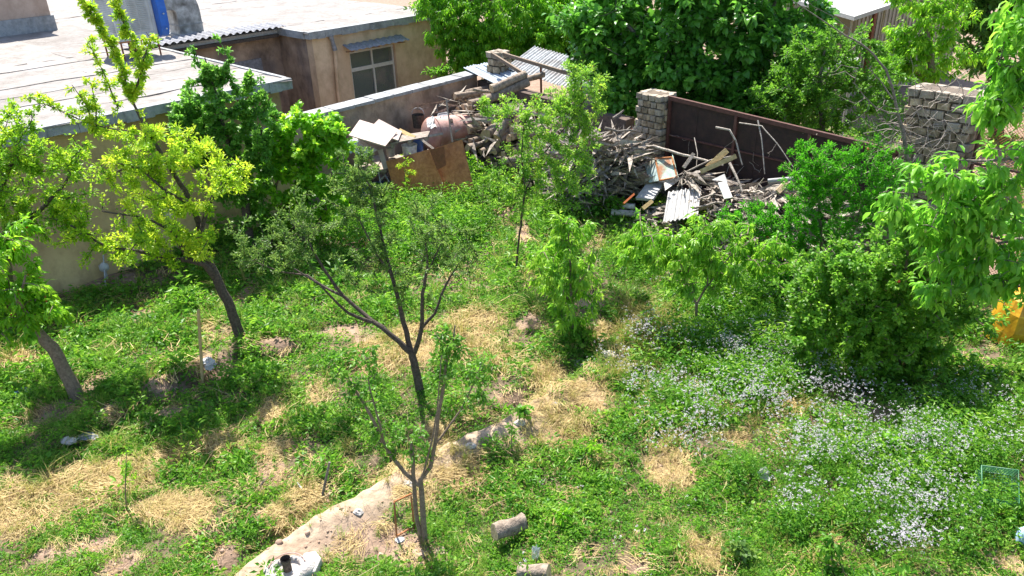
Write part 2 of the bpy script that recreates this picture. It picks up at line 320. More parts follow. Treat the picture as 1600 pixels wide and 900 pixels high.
def rand_unit(n): v = rng.normal(size=(n, 3)); return v/np.linalg.norm(v, axis=1)[:, None]
def densify(p, r, step=.12, wob=.02):
    p = np.array(p, float); r = np.array(r, float); op, orr = [], []
    for i in range(len(p)-1):
        k = max(1, int(np.linalg.norm(p[i+1]-p[i])/step))
        for j in range(k):
            t = j/k; op.append(p[i]*(1-t)+p[i+1]*t+(rng.normal(size=3)*wob*.35*min(1, r[i]*25) if (i+j) else 0)); orr.append(r[i]*(1-t)+r[i+1]*t)
    op.append(p[-1]); orr.append(r[-1]); return np.array(op), np.array(orr)
YOFF = 0.0
def make_tree(name, label, cat, base, limbs, blobs, leaf, bark, sprays=(), Y=None, group=None, shoots=60, per=26, L=.045, W=.024, tpl='small', droop=0.0, leafr=.05, twig=.006,
              single=0, arch=.25, tight=.75, fruit=None, lvbias=0.0, straight=.0):
    """limbs: lists of (px, py, dY, radius). blobs: (px, py, rx px, ry px, dY, depth m, weight)"""
    Yb = base[1] if Y is None else Y
    root = empty(name, (base[0], base[1], H1(base[0], base[1])), label, cat, group)
    tb = MB(); nodes = []; nr_ = []
    for li in limbs:
        pts = [AY(x, y, Yb+dy) for x, y, dy, r in li]; rr = [r for *_, r in li]
        p, r = densify(pts, rr); tb.tube(p, r, 8 if r.max() > .03 else 6); nodes.append(p); nr_.append(r)
    tb.build('trunk', bark, root)
    N = np.concatenate(nodes); bb = MB(); segs = []; nsp = 0
    # targets
    T = []
    tot = sum(b_[6] for b_ in blobs) if blobs else 1
    for (bx, by, rx, ry, dy, dep, wt) in blobs:
        c0 = AY(bx, by, Yb+dy); sc = np.linalg.norm(c0-CP)/F; k = max(1, int(shoots*wt/tot))
        v = rand_unit(k)*(rng.random(k)[:, None]**(1-tight*.8))*rng.uniform(.75, 1.25, (k, 1))
        T.append(c0+v[:, 0:1]*rx*sc*rt+v[:, 1:2]*dep*np.array([0, 1, 0])+v[:, 2:3]*ry*sc*np.array([0, 0, 1.])/.9)
    if T:
        T = np.concatenate(T); T[:, 2] = np.maximum(T[:, 2], .12); dmin = np.linalg.norm(T[:, None]-N[None, ::2], axis=2).min(1)
        for i in np.argsort(dmin):
            t = T[i]; dd = np.linalg.norm(N-t, axis=1)+.35*np.maximum(0, N[:, 2]-t[2])*(1 if droop < .3 else 0); j = dd.argmin(); a = N[j]; ln = np.linalg.norm(t-a)
            ctl = a*.5+t*.5+np.array([0, 0, arch*ln*(-.5 if droop < .3 else .6)])+rng.normal(size=3)*.07*ln
            tt = np.linspace(0, 1, 6)[:, None]; p = (1-tt)**2*a+2*tt*(1-tt)*ctl+tt**2*t
            bb.tube(p, np.linspace(twig*1.5, twig*.5, 6), 4, cap=False); N = np.concatenate([N, p[2:]]); segs.append(p)
    nsp = len(segs)
    for (pl, rad, k) in sprays:
        p = np.array([AY(x, y, Yb+dy) for x, y, dy in pl]); sc = np.linalg.norm(p[0]-CP)/F
        p2, _ = densify(p, [1]*len(p), .035, .0); bb.tube(p2, np.linspace(twig*2, twig*.6, len(p2)), 5, cap=False)
        for _ in range(k):
            j = rng.integers(0, len(p2)); q2 = p2[j]+rand_unit(1)[0]*rad*sc*(.5+.6*rng.random()); tt = np.linspace(0, 1, 6)[:, None]; s2 = p2[j]*(1-tt)+q2*tt; segs.append(s2)
            bb.tube(s2, np.linspace(twig, twig*.4, 6), 4, cap=False)
    if bb.v: bb.build("twigs", bark, root)["kind"] = "stuff"
    SG = np.array(segs); n_seg = len(SG)
    cnt = n_seg*per; wseg = rng.uniform(.35, 1.65, n_seg); wseg[nsp:] = .42; si = rng.choice(n_seg, cnt, p=wseg/wseg.sum()); t = rng.random(cnt)**.65*4.999; k0 = t.astype(int); fr = (t-k0)[:, None]
    pos = SG[si, k0]*(1-fr)+SG[si, k0+1]*fr; tang = SG[si, k0+1]-SG[si, k0]; tang /= np.linalg.norm(tang, axis=1)[:, None]+1e-9
    off = rand_unit(cnt); pos = pos+off*leafr*rng.random(cnt)[:, None]*np.where(si >= nsp, .45, 1.)[:, None]
    d = off*.7+tang*.6+np.array([0, 0, -droop*1.6])+rand_unit(cnt)*.55
    nr2 = np.array([0, 0, 1.])+rand_unit(cnt)*.75
    Ls = L*(.6+.8*rng.random(cnt)); Ws = W*(.6+.7*rng.random(cnt))
    # new growth at shoot tips is paler
    lv = np.clip(.35*rng.random(cnt)+.38*t/5+.36*rng.random(n_seg)[si]+lvbias, 0, 1)
    ok = pos[:, 2] > .03; pos, d, nr2, Ls, Ws, lv = [a[ok] for a in (pos, d, nr2, Ls, Ws, lv)]
    if single:
        # the leaves that show largest are objects of their own
        pxx = (pos-CP); dep = pxx@fw; sx = 800+F*(pxx@rt)/dep; sy = 450-F*(pxx@up)/dep; vis = (sx > 0) & (sx < 1600) & (sy > -5) & (sy < 900)
        sc = np.where(vis, Ls/dep, 0)*(1+.5*(pos@(-fw)-(pos@(-fw)).mean())/(pos@(-fw)).std()); idx = np.argsort(-sc)[:single]
        m3 = []
        tv, tf = TPL[tpl]
        for v_ in range(5):
            vt = tv.copy(); vt[:, 2] *= .5+v_*.4; me = fastmesh('leaf', vt, tf, 3, {'lv': np.full(len(vt), v_/4)}, True); me.materials.append(leaf); m3.append(me)
        dd, ss, nn = frames(d[idx], nr2[idx])
        off_ = Matrix.Translation(-root.location)
        for i_, j in enumerate(idx):
            o = bpy.data.objects.new('leaf', m3[int(lv[j]*4.99)]); COL.objects.link(o); o.parent = root
            M = Matrix(((dd[i_][0]*Ls[j], ss[i_][0]*Ws[j], nn[i_][0]*Ls[j], pos[j][0]), (dd[i_][1]*Ls[j], ss[i_][1]*Ws[j], nn[i_][1]*Ls[j], pos[j][1]), (dd[i_][2]*Ls[j], ss[i_][2]*Ws[j], nn[i_][2]*Ls[j], pos[j][2]), (0, 0, 0, 1)))
            o.matrix_basis = off_ @ M
        keep = np.ones(len(pos), bool); keep[idx] = False; pos, d, nr2, Ls, Ws, lv = [a[keep] for a in (pos, d, nr2, Ls, Ws, lv)]
    cr = leafobj('crown', pos, d, nr2, Ls, Ws, tpl, leaf, root, lv)
    if single: cr['kind'] = 'stuff'
    if fruit:
        fm, fnr, fr_, fname = fruit; fm_b = ball(fname, fr_, fm)
        pick = rng.integers(0, len(pos), fnr)
        for j in pick:
            o = bpy.data.objects.new(fname, fm_b); COL.objects.link(o); o.parent = root; o.location = Vector(pos[j])+Vector((0, 0, -.02))-root.location
    return root
def ball(name, r, m, seg=6):
    mb = MB(); vs = [(0, 0, r)]; 
    for i in range(1, 4):
        for k in range(seg): a = math.pi*i/4; bb_ = 2*math.pi*k/seg; vs.append((r*math.sin(a)*math.cos(bb_), r*math.sin(a)*math.sin(bb_), r*math.cos(a)))
    vs.append((0, 0, -r)); fs = [(0, 1+k, 1+(k+1) % seg) for k in range(seg)]
    for i in range(2):
        for k in range(seg): a = 1+i*seg+k; b2 = 1+i*seg+(k+1) % seg; fs.append((a, a+seg, b2+seg, b2))
    fs += [(len(vs)-1, 1+2*seg+(k+1) % seg, 1+2*seg+k) for k in range(seg)]
    mb.add(vs, fs, 0, True); o = mb.build(name, m, link=False); me = o.data; bpy.data.objects.remove(o); return me
LF_yel = leafmat('leaf_yellow_green', [(0.070, 0.187, 0.015), (0.150, 0.308, 0.019), (0.300, 0.440, 0.022), (0.500, 0.550, 0.045)], .45)
LF_mid = leafmat('leaf_mid_green', [(0.041, 0.129, 0.012), (0.083, 0.216, 0.017), (0.165, 0.323, 0.029)], .45)
LF_dark = leafmat('leaf_dark_green', [(0.035, 0.097, 0.019), (0.065, 0.162, 0.024), (0.130, 0.248, 0.037)], .35, .38)
LF_grey = leafmat('leaf_olive_green', [(0.053, 0.114, 0.023), (0.094, 0.178, 0.033), (0.189, 0.280, 0.050)], .38, .45)
LF_round = leafmat('leaf_round_green', [(.055, .15, .02), (.10, .25, .03), (.19, .36, .045)], .46, .4)
LF_bright = leafmat('leaf_bright_green', [(0.071, 0.216, 0.010), (0.130, 0.323, 0.014), (0.283, 0.453, 0.029)], .5)
LF_walnut = leafmat('leaf_walnut', [(0.065, 0.205, 0.017), (0.118, 0.313, 0.023), (0.224, 0.431, 0.042)], .48, .38)
LF_mul = leafmat('leaf_mulberry', [(0.035, 0.129, 0.014), (0.065, 0.205, 0.021), (0.130, 0.323, 0.033)], .35, .32)
LF_peach = leafmat('leaf_peach', [(0.071, 0.205, 0.017), (0.130, 0.313, 0.023), (0.271, 0.431, 0.042)], .48, .38)
LF_pom = leafmat('leaf_pomegranate', [(0.029, 0.172, 0.007), (0.059, 0.259, 0.010), (0.118, 0.367, 0.017)], .45, .38)
# ================================================================ HOUSES
def ST(s, t, z): return np.array([s*e_[0]+t*n_[0], s*e_[1]+t*n_[1], z])
def stbox(mb, s0, s1, t0, t1, z0, z1, mi=0):
    return mb.hexa([ST(s0, t0, z0), ST(s1, t0, z0), ST(s1, t1, z0), ST(s0, t1, z0), ST(s0, t0, z1), ST(s1, t0, z1), ST(s1, t1, z1), ST(s0, t1, z1)], mi)
def to_st(p): return float(p[0]*e_[0]+p[1]*e_[1]), float(p[0]*n_[0]+p[1]*n_[1])
ZR = 2.85
sA, tA = to_st(Z(452, 125, ZR)); _, tA0 = to_st(Z(0, 215, ZR)); tA = (tA+tA0)/2
sB0, tB = to_st(Z(482, 52, ZR)); sB1, tB1 = to_st(Z(690, 20, ZR)); tB = (tB+tB1)/2; sB1 += .3
_, tC = to_st(Z(440, 44, ZR))
house = empty('flat_roofed_house', ST(sA, tA+.3, 0), 'low plastered courtyard house with a wide pale flat roof', 'house')
# walls: front block, courtyard back wall, far block
wl = MB(); stbox(wl, -22, sA-.15, tA+.22, tA+.5, -.3, ZR-.12); stbox(wl, sA-.45, sA-.152, tA+.502, tC+.3, -.3, ZR-.12); wl.build('front_wall', plaster_olive, house)
wl = MB(); stbox(wl, sA-.15, sB0+.1, tC+.3, tC+.6, -.3, ZR-.12); wl.build('courtyard_wall', plaster_grey, house)
wl = MB(); stbox(wl, sB0+.1, sB0+.4, tB+.402, tC+.298, -.3, ZR-.12); wl.build('return_wall', plaster_grey, house)
# facade with a window opening
p0 = ST(0, tB+.1, 0); nn_ = np.array([n_[0], n_[1], 0])
def fac(x, y): p = PL(x, y, p0, nn_); return to_st(p)[0], p[2]
wq = [fac(546, 82), fac(615, 68), fac(624, 130), fac(554, 152)]
ws0 = (wq[0][0]+wq[3][0])/2; ws1 = (wq[1][0]+wq[2][0])/2; wz1 = (wq[0][1]+wq[1][1])/2; wz0 = wz1-1.45
fb = MB(); T0, T1 = tB+.1, tB+.4
stbox(fb, sB0+.1, ws0, T0, T1, -.3, ZR-.12); stbox(fb, ws1, sB1-.1, T0, T1, -.3, ZR-.12); stbox(fb, ws0, ws1, T0, T1, -.3, wz0); stbox(fb, ws0, ws1, T0, T1, wz1, ZR-.12)
stbox(fb, sB1-.4, sB1-.1, T1+.002, tB+20, -.3, ZR-.12)
fb.build('facade', plaster_tan, house)
wf = MB(); a, bq = ws0+.02, ws1-.02; zt, zb = wz1-.02, wz0+.02; zm = zt-(zt-zb)*.36; sm_ = a+(bq-a)*.52; d0, d1 = T0+.08, T0+.14; fwid = .05
stbox(wf, a, a+fwid, d0, d1, zb, zt); stbox(wf, bq-fwid, bq, d0, d1, zb, zt); stbox(wf, a+fwid, bq-fwid, d0, d1, zt-fwid, zt); stbox(wf, a+fwid, bq-fwid, d0, d1, zb, zb+fwid)
stbox(wf, a+fwid, bq-fwid, d0-.005, d1, zm-.05, zm+.05); stbox(wf, sm_-.025, sm_+.025, d0, d1, zb+fwid, zm-.05); stbox(wf, sm_-.045, sm_+.005, d0, d1, zm+.05, zt-fwid)
win = wf.build('window_frame', frame_white, house)
for (s0, s1, z0, z1) in ((a+fwid, sm_-.025, zb+fwid, zm-.05), (sm_+.025, bq-fwid, zb+fwid, zm-.05), (a+fwid, sm_-.045, zm+.05, zt-fwid), (sm_+.005, bq-fwid, zm+.05, zt-fwid)):
    g = MB(); stbox(g, s0, s1, d0+.02, d0+.026, z0, z1); g.build('pane', glass, win)
g = MB()
for i in range(26):
    s0 = a+.05+i*(sm_-a-.08)/26; stbox(g, s0, s0+.02, d1+.05+.01*(i % 2), d1+.06+.01*(i % 2), zb, zm)
stbox(g, a, sm_, d1+.075, d1+.085, zb, zm); g.build('curtain', curtain, win)
g = MB(); stbox(g, sm_+.01, bq, d1+.02, d1+.03, zb, zm); stbox(g, a-.3, bq+.3, d1+.6, d1+.62, zb-.3, zt+.1); g.build('screen_and_dark_back', dark_room, win)  # insect screen, plus a dark sheet behind it standing for the unlit room
g = MB(); stbox(g, ws0-.03, ws1+.03, T0-.06, T0+.08, wz0-.04, wz0+.019); g.build('window_sill', concrete, house)
# awning of bent sheet over the window
def corr(a0, av, bv, nw, amp, m, name, parent=None, thick=.004, seg=6, jag=0, **kw):
    """corrugated sheet: av along the ribs, bv across them"""
    a0, av, bv = [np.array(v, float) for v in (a0, av, bv)]; nrm = np.cross(av, bv); nrm /= np.linalg.norm(nrm)
    if nrm[2] < 0: nrm = -nrm
    mb = MB(); k = nw*seg; L = np.linalg.norm(av); vs = []
    for side in (0, 1):
        for i in range(k+1):
            o_ = a0+bv*i/k+nrm*(amp*math.sin(2*math.pi*i/seg)-side*thick); jj = jag*(h2(i//seg, 3.)-.5)
            vs += [o_, o_+av*.5-nrm*.01*math.sin(i*.37), o_+av*(1+jj)]
    K = 3*(k+1); fs = []
    for i in range(k):
        for r in range(2):
            A = 3*i+r; fs.append((A, A+1, A+4, A+3)); fs.append((K+A+3, K+A+4, K+A+1, K+A))
    for r in range(2): fs.append((r+1, r, K+r, K+r+1)); A = 3*k+r; fs.append((A, A+1, K+A+1, K+A))
    for i in range(k): A = 3*i; fs.append((A, A+3, K+A+3, K+A)); fs.append((A+5, A+2, K+A+2, K+A+5))
    mb.add(vs, fs)
    if parent is None and kw: return quick(name, mb, m, **kw)
    return mb.build(name, m, parent)
aw = empty('window_awning', ST((ws0+ws1)/2, T0, wz1), 'bent grey sheet awning above the window of the far wall', 'awning')
corr(ST(ws0-.2, T0, wz1+.22), ST(0, -.42, -.12), ST(ws1-ws0+.45, 0, .02), 9, .014, lead_grey, 'sheet', aw)
for s_ in (ws0-.1, (ws0+ws1)/2, ws1+.1):
    b_ = MB(); b_.tube([ST(s_, T0, wz1+.02), ST(s_, T0-.38, wz1+.07)], .012, 5); b_.build('bracket', rust_dark, aw)
# drain pipe
pp = empty('drain_pipe', ST(sB0+.55, T0-.07, 0), 'rusty drain pipe with a dark hopper on the tan facade beside the window', 'pipe')
ps, pz = fac(527, 150); pt, pz1 = fac(521, 78)
b_ = MB(); b_.tube([ST(ps, T0-.07, 0), ST(ps, T0-.07, 1.2), ST(pt, T0-.07, pz1)], .05, 10); b_.build('pipe', plaster_tan, pp)
b_ = MB(); b_.tube([ST(pt, T0-.075, pz1), ST(pt-.05, T0-.09, pz1+.25), ST(pt-.09, T0-.08, pz1+.42)], [.07, .05, .085], 8); b_.build('hopper', lead_grey, pp)
# roof: slabs, fascia, laid sheets
rs = MB(); stbox(rs, -22, sA, tA+.1, tC-.002, ZR-.118, ZR-.02); stbox(rs, -22, sB1, tC, tC+22, ZR-.118, ZR-.02); stbox(rs, sB0, sB1, tB+.05, tC-.002, ZR-.118, ZR-.02); rs.build('roof_slab', concrete, house)
fe = MB()
def wavy_edge(mb, s0, s1, t):
    k = int((s1-s0)/.25)
    for i in range(k):
        a1 = s0+(s1-s0)*i/k; b1 = s0+(s1-s0)*(i+1)/k-.002; dz = .02*math.sin(i*1.7)+.015*random.random(); stbox(mb, a1, b1, t-.02-.015*random.random(), t+.2, ZR-.15-dz, ZR+.032)
wavy_edge(fe, -16, sA+.04, tA); wavy_edge(fe, sB0-.05, sB1, tB); stbox(fe, sA-.02, sA+.06, tA+.21, tC, ZR-.16, ZR+.03); stbox(fe, sB0-.08, sB0, tB+.21, tC, ZR-.16, ZR+.03)
fe.build('roof_edge', coping_m, house)
i_ = 0
def rsheet(s0, s1, t0, t1, along):
    global i_
    i_ += 1; mb = MB(); k = 7; z = ZR+.002*(i_ % 3); lift = .009
    vs = []
    for j in range(k+1):
        for q_ in range(k+1):
            u_, v_ = j/k, q_/k; s_ = s0+(s1-s0)*u_; t_ = t0+(t1-t0)*v_; wob = .05*math.sin(s_*3.1+t_*1.7)
            edge = (1-v_ if along else u_)**2*lift+.010*math.sin(s_*9+i_)*math.sin(t_*7)
            vs.append(ST(s_+(0 if along else wob), t_+(wob if along else 0), z+edge))
    fs = [(j*(k+1)+q_, j*(k+1)+q_+1, (j+1)*(k+1)+q_+1, (j+1)*(k+1)+q_) for j in range(k) for q_ in range(k)]
    m_ = len(vs); vs += [v-np.array([0, 0, .018]) for v in vs]
    rim = [q_ for q_ in range(k+1)]+[j*(k+1)+k for j in range(1, k+1)]+[k*(k+1)+q_ for q_ in range(k-1, -1, -1)]+[j*(k+1) for j in range(k-1, 0, -1)]
    fs += [(rim[x_], rim[(x_+1) % len(rim)], m_+rim[(x_+1) % len(rim)], m_+rim[x_]) for x_ in range(len(rim))]
    o = mb.add(vs, fs, 0, False).build('roofing_sheet', roof_white, house)
tt_ = tA
k_ = 0
while tt_ < tC+.3:
    t1_ = min(tt_+1.0, tC+.35); x_ = -16+(k_*2.7) % 5
    cuts = [-18]+[x_+5.2*q_ for q_ in range(8) if x_+5.2*q_ < sA-1]+[sA+.02]
    for a_, b_ in zip(cuts[:-1], cuts[1:]): rsheet(a_, b_, tt_-.03, t1_+.05, True)
    tt_ += 1.0; k_ += 1
s_ = -17.0
while s_ < sB1-.1:
    rsheet(s_, min(s_+1.06, sB1), tC+.3 if s_ < sB0-.5 else tC+.2, tC+6.3+(int(s_*7) % 3), False); rsheet(s_, min(s_+1.06, sB1), tC+6.4+(int(s_*7) % 3), tC+20, False); s_ += 1.0
s_ = sB0-.03
while s_ < sB1-.1: rsheet(s_, min(s_+1.06, sB1), tB-.02, tC+.35, False); s_ += 1.0
# corrugated trim over the courtyard back wall
corr(ST(sA-.6, tC-.25, ZR+.08), ST(0, .8, .03), ST(sB0-sA+.7, 0, 0), 22, .028, lead_grey, 'corrugated_trim', house)
b_ = MB(); stbox(b_, sA-.1, sB0-.1, tC-.1, tC+.2, ZR-.2, ZR-.121); b_.build('eave_beam', bark_dark, house)
# door in the courtyard back wall
b_ = MB(); ds = to_st(PL(385, 95, ST(0, tC+.28, 0), nn_))[0]; stbox(b_, ds-.5, ds+.45, tC+.27, tC+.298, 0, 2.1); dr = b_.build('door', lead_grey, house)
b_ = MB(); b_.tube([ST(ds-.4, tC+.24, 1), ST(ds-.4, tC+.24, 1.12)], .015, 6); b_.build('handle', galv, dr)
# rooftop stair block
p_ = Z(86, 47, ZR); ss, ts = to_st(p_)
ch = empty('rooftop_stair_block', ST(ss-1.5, ts, ZR), 'pinkish plastered stair block standing on the flat roof in the far corner', 'rooftop block')
b_ = MB(); stbox(b_, ss-4, ss, ts, ts+2.5, ZR, ZR+2.2); b_.build('wall', plaster_pink, ch)
b_ = MB(); stbox(b_, ss-4.05, ss+.06, ts-.07, ts+2.55, ZR-.01, ZR+.42); b_.build('flashing', coping_m, ch)
b_ = MB(); stbox(b_, ss-4.3, ss+.2, ts-.2, ts+2.7, ZR+2.2, ZR+2.35); b_.build('roof', roof_white, ch)
# evaporative cooler on its stand
zc = ZR+.42; q0, q1, q2 = Z(187, 66, zc), Z(248, 57, zc), Z(170, 54, zc)
U = q1-q0; lw = np.linalg.norm(U); U /= lw; V = np.array([-U[1], U[0], 0]); dq = min(1.0, abs((q2-q0)@V)); HC = 1.15; Wz = np.array([0, 0, 1.])
cl = empty('evaporative_cooler', q0+U*lw/2-np.array([0, 0, .42]), 'grey louvred evaporative cooler on a rusty stand on the flat roof', 'air cooler')
b_ = MB(); b_.box(q0+U*lw/2+V*dq/2+Wz*HC/2, U*(lw/2-.03), V*(dq/2-.03), Wz*HC/2)
b_.box(q0+U*lw/2+V*dq/2+Wz*.06, U*lw/2, V*dq/2, Wz*.06); b_.box(q0+U*lw/2+V*dq/2+Wz*(HC+.03), U*(lw/2+.02), V*(dq/2+.02), Wz*.03)
for c_ in (0, 1):
    for d_ in (0, 1): b_.box(q0+U*(.035+c_*(lw-.07))+V*(.035+d_*(dq-.07))+Wz*(.12+(HC-.12)/2), U*.035, V*.035, Wz*(HC/2-.06))
b_.build('casing', cool_m, cl)
lo = MB()
for c_ in range(3):
    s0 = .12+c_*(lw-.24)/3
    for j in range(22):
        z = .18+j*.041; lo.box(q0+U*(s0+(lw-.24)/6-.005)-V*(-.022)+Wz*z, U*((lw-.24)/6-.015), V*.016+Wz*-.008, Wz*.006)
for j in range(22): lo.box(q0+V*dq/2+U*.022+Wz*(.18+j*.041), V*(dq/2-.1), U*.016+Wz*-.008, Wz*.006)
lo.build('louvre', cool_m, cl)
st = MB(); st.box(q0+U*lw/2+V*.02-Wz*.02, U*lw/2, V*.02, Wz*.018); st.box(q0+U*lw/2+V*(dq-.02)-Wz*.02, U*lw/2, V*.02, Wz*.018); st.box(q0+V*dq/2+U*.02-Wz*.02, V*(dq/2-.045), U*.02, Wz*.018); st.box(q0+V*dq/2+U*(lw-.02)-Wz*.02, V*(dq/2-.045), U*.02, Wz*.018)
st.build('stand_frame', rust, cl)
for c_ in (0, 1):
    for d_ in (0, 1):
        x_ = q0+U*(.03+c_*(lw-.06))+V*(.03+d_*(dq-.06)); b_ = MB(); b_.tube([x_-Wz*.04, x_-Wz*.42], .02, 6); b_.build('leg', rust_dark, cl)
x_ = q0+U*lw/2+V*dq*.5; b_ = MB(); b_.tube([x_-Wz*.04, x_-Wz*.44], .09, 8); b_.build('drain_drum', rust_dark, cl)
# blue motor cover + duct
mo = empty('blue_blower_cover', q1+U*.12-Wz*.2, 'bright blue oval sheet metal cover between the cooler and the duct', 'blower')
b_ = MB(); c0 = AY(247, 20, q1[1]+.1); k = 18; vs = []
for side in (-.10, .10):
    for i in range(k):
        a_ = 2*math.pi*i/k; vs.append(c0+U*(side)+V*(.26*math.cos(a_))+Wz*(.42*math.sin(a_)+(.12 if math.sin(a_) > 0 else -.12)))
b_.add(vs, [tuple(range(k))[::-1], tuple(range(k, 2*k))]+[(i, (i+1) % k, k+(i+1) % k, k+i) for i in range(k)]); b_.build('cover', blue_m, mo, bevel=.02)
for z in (-.3, 0, .3): bl = MB(); bl.tube([c0-V*.26+Wz*z*1.1+U*.0, c0-V*.285+Wz*z*1.1], .02, 6); bl.build('bolt', galv, mo)
du = empty('roof_duct_elbow', Z(302, 57, ZR), 'dark stained sheet metal duct bending down into the flat roof', 'duct')
fc = Z(302, 56, ZR)+V*.3; r2_ = .0; pr = []
for i in range(9):
    a_ = math.pi/2*i/8; pr.append((fc+Wz*(.62+.42*math.sin(a_))-U*(.42*(1-math.cos(a_)))))
pr = [fc, fc+Wz*.3]+pr; pr.append(pr[-1]-U*.45)
b_ = MB(); hw = .30; vs = []
for i, p in enumerate(pr):
    tg = (pr[min(i+1, len(pr)-1)]-pr[max(i-1, 0)]); tg /= np.linalg.norm(tg); sd2 = np.cross(tg, V)
    for a_, c_ in ((-1, -1), (1, -1), (1, 1), (-1, 1)): vs.append(p+sd2*a_*.33+V*c_*hw)
fs = [(4*i+k, 4*i+(k+1) % 4, 4*i+4+(k+1) % 4, 4*i+4+k) for i in range(len(pr)-1) for k in range(4)]+[(0, 1, 2, 3), tuple(len(vs)-1-i for i in range(4))]
b_.add(vs, fs); b_.build('duct', duct_m, du)
b_ = MB(); b_.box(fc+Wz*.03, U*.4, V*.38, Wz*.04); b_.box(fc+Wz*.30, U*.345, V*.315, Wz*.015); b_.build('flange', coping_m, du)
b_ = MB(); b_.tube([AY(255, 42, fc[1]), AY(258, 50, fc[1]), AY(263, 54, fc[1]), AY(268, 46, fc[1]), AY(269, 33, fc[1])], .008, 5); b_.build('cable', bark_dark, du)
# ================================================================ BOUNDARY WALLS
cw0 = Z(470, 183, 2.0)[:2]; cw1 = fA; cd = (cw1-cw0)/np.linalg.norm(cw1-cw0); cn = np.array([-cd[1], cd[0]])
if cn[1] < 0: cn = -cn
def P3(a, z): return np.array([a[0], a[1], z])
bw = empty('boundary_wall', P3((cw0+cw1)/2, 0), 'grey mud plastered garden wall with a whitish coping behind the scrap pile', 'wall')
b_ = MB(); a_, c_ = cw0-cd*1.4, cw1; th = cn*.32
b_.hexa([P3(a_, -.3), P3(c_, -.3), P3(c_+th, -.3), P3(a_+th, -.3), P3(a_, 1.9), P3(c_, 1.93), P3(c_+th, 1.93), P3(a_+th, 1.9)]); b_.build('wall', plaster_grey, bw)
k = 12
for i in range(k):
    a1 = a_+(c_-a_)*i/k-cn*(.05+.015*random.random()); b1 = a_+(c_-a_)*((i+1)/k-.004)-cn*(.05+.015*random.random()); z1 = 1.98+.012*random.random(); z0 = 1.93+.0*i
    b_ = MB(); b_.hexa([P3(a1, z0-.03*random.random()), P3(b1, z0-.03*random.random()), P3(b1+cn*.42, z0), P3(a1+cn*.42, z0), P3(a1, z1), P3(b1, z1), P3(b1+cn*.42, z1+.01), P3(a1+cn*.42, z1+.01)]); b_.build('coping', coping_m, bw)
fw2 = empty('street_wall', P3(fA+fu*1.5, 0), 'mud plastered street wall behind the stacked firewood', 'wall')
b_ = MB(); a_ = fA+fu*.002-cd*0; c_ = fB-fu*.25; th = fn*.3
b_.hexa([P3(a_, -.3), P3(c_, -.3), P3(c_+th, -.3), P3(a_+th, -.3), P3(a_, 1.8), P3(c_, 1.7), P3(c_+th, 1.7), P3(a_+th, 1.8)]); b_.build('wall', shaded_mud, fw2)
# corrugated sheets on the wall corner
for i, (x, y, dx) in enumerate(((724, 106, 0), (741, 103, .1), (755, 101, .2))):
    p = Z(x, y, 2.06+.03*i); q1_ = Z(x+48, y+24, 1.98+.03*i)
    corr(p, (q1_-p), fu*0 if False else np.array([.22, .20, .02])*1.4, 4, .016, galv, 'corrugated_sheet', None, label=['pale corrugated sheet on the wall corner, the lowest and leftmost of three', 'pale corrugated sheet on the wall corner, the middle one of three', 'pale corrugated sheet on the wall corner nearest the small brick pillar'][i], cat='corrugated sheet', group='corrugated sheets on the wall corner')
# ---- pillars of rough bricks
def rough_block(m, seedv):
    r_ = np.random.default_rng(seedv); mb = MB(); vs = []
    for z in (-.5, .5):
        for (x, y) in ((-.5, -.36), (-.36, -.5), (.36, -.5), (.5, -.36), (.5, .36), (.36, .5), (-.36, .5), (-.5, .36)):
            vs.append(np.array([x, y, z*(.92)])+r_.normal(size=3)*.035)
    cen = [np.array([0, 0, -.5]), np.array([0, 0, .5])]
    fs = [tuple(range(8))[::-1], tuple(range(8, 16))]+[(i, (i+1) % 8, 8+(i+1) % 8, 8+i) for i in range(8)]
    o = mb.add(vs, fs).build('brick', m, link=False); me = o.data; bpy.data.objects.remove(o); return me
BR = [rough_block(stone_m, i) for i in range(5)]+[rough_block(stone_pale, 9+i) for i in range(3)]
def pillar(name, label, c, wu, wn, h, rows, nu, nn, cat='pillar', tilt=0, fdir=None, z0=0.0):
    fu_ = fu if fdir is None else fdir; fn_ = np.array([fu_[1], -fu_[0]]); fn_ = fn_ if fn_[0] > 0 else -fn_
    root = empty(name, P3(c, z0), label, cat); core = MB(); core.box(P3(c, z0+h/2), P3(fu_, 0)*(wu/2-.03), P3(fn_, 0)*(wn/2-.03), (0, 0, h/2-.02)); core.build('core', mortar, root)
    ang = math.atan2(fu_[1], fu_[0]); rh = h/rows
    for r_ in range(rows):
        for face in range(4):
            cnt = nu if face < 2 else nn; W_ = wu if face < 2 else wn
            if face >= 2: W_ = wn-.2
            for k_ in range(cnt):
                off = (k_+.5+(.25 if r_ % 2 else -.05)*(1 if face < 2 else .5))/cnt
                if off > 1.02: continue
                a_ = (off-.5)*W_; l_ = W_/cnt*random.uniform(.8, .98); dep = .12
                if face < 2: pos = c+fu_*a_+fn_*(wn/2-dep/2+.02*random.random())*(1 if face else -1); rz = ang
                else: pos = c+fn_*a_+fu_*(wu/2-dep/2+.02*random.random())*(1 if face == 3 else -1); rz = ang+math.pi/2
                top = r_ == rows-1
                o = bpy.data.objects.new('brick', random.choice(BR[5:] if (top or random.random() < .3) else BR[:5])); COL.objects.link(o); o.parent = root
                o.location = Vector((pos[0], pos[1], z0+rh*(r_+.5)))-root.location; o.scale = (l_, dep*1.1, rh*random.uniform(.78, .93)); o.rotation_euler = (random.uniform(-.05, .05), random.uniform(-.06, .06), rz+random.uniform(-.07, .07))
    return root
wn_ = .5
pc1 = AY(1018, 165, 15.75)[:2]; pillar('brick_pillar', 'square rough brick pillar where the brown gate is hinged', pc1+fn*.15, .66, .5, 2.3, 17, 4, 2)
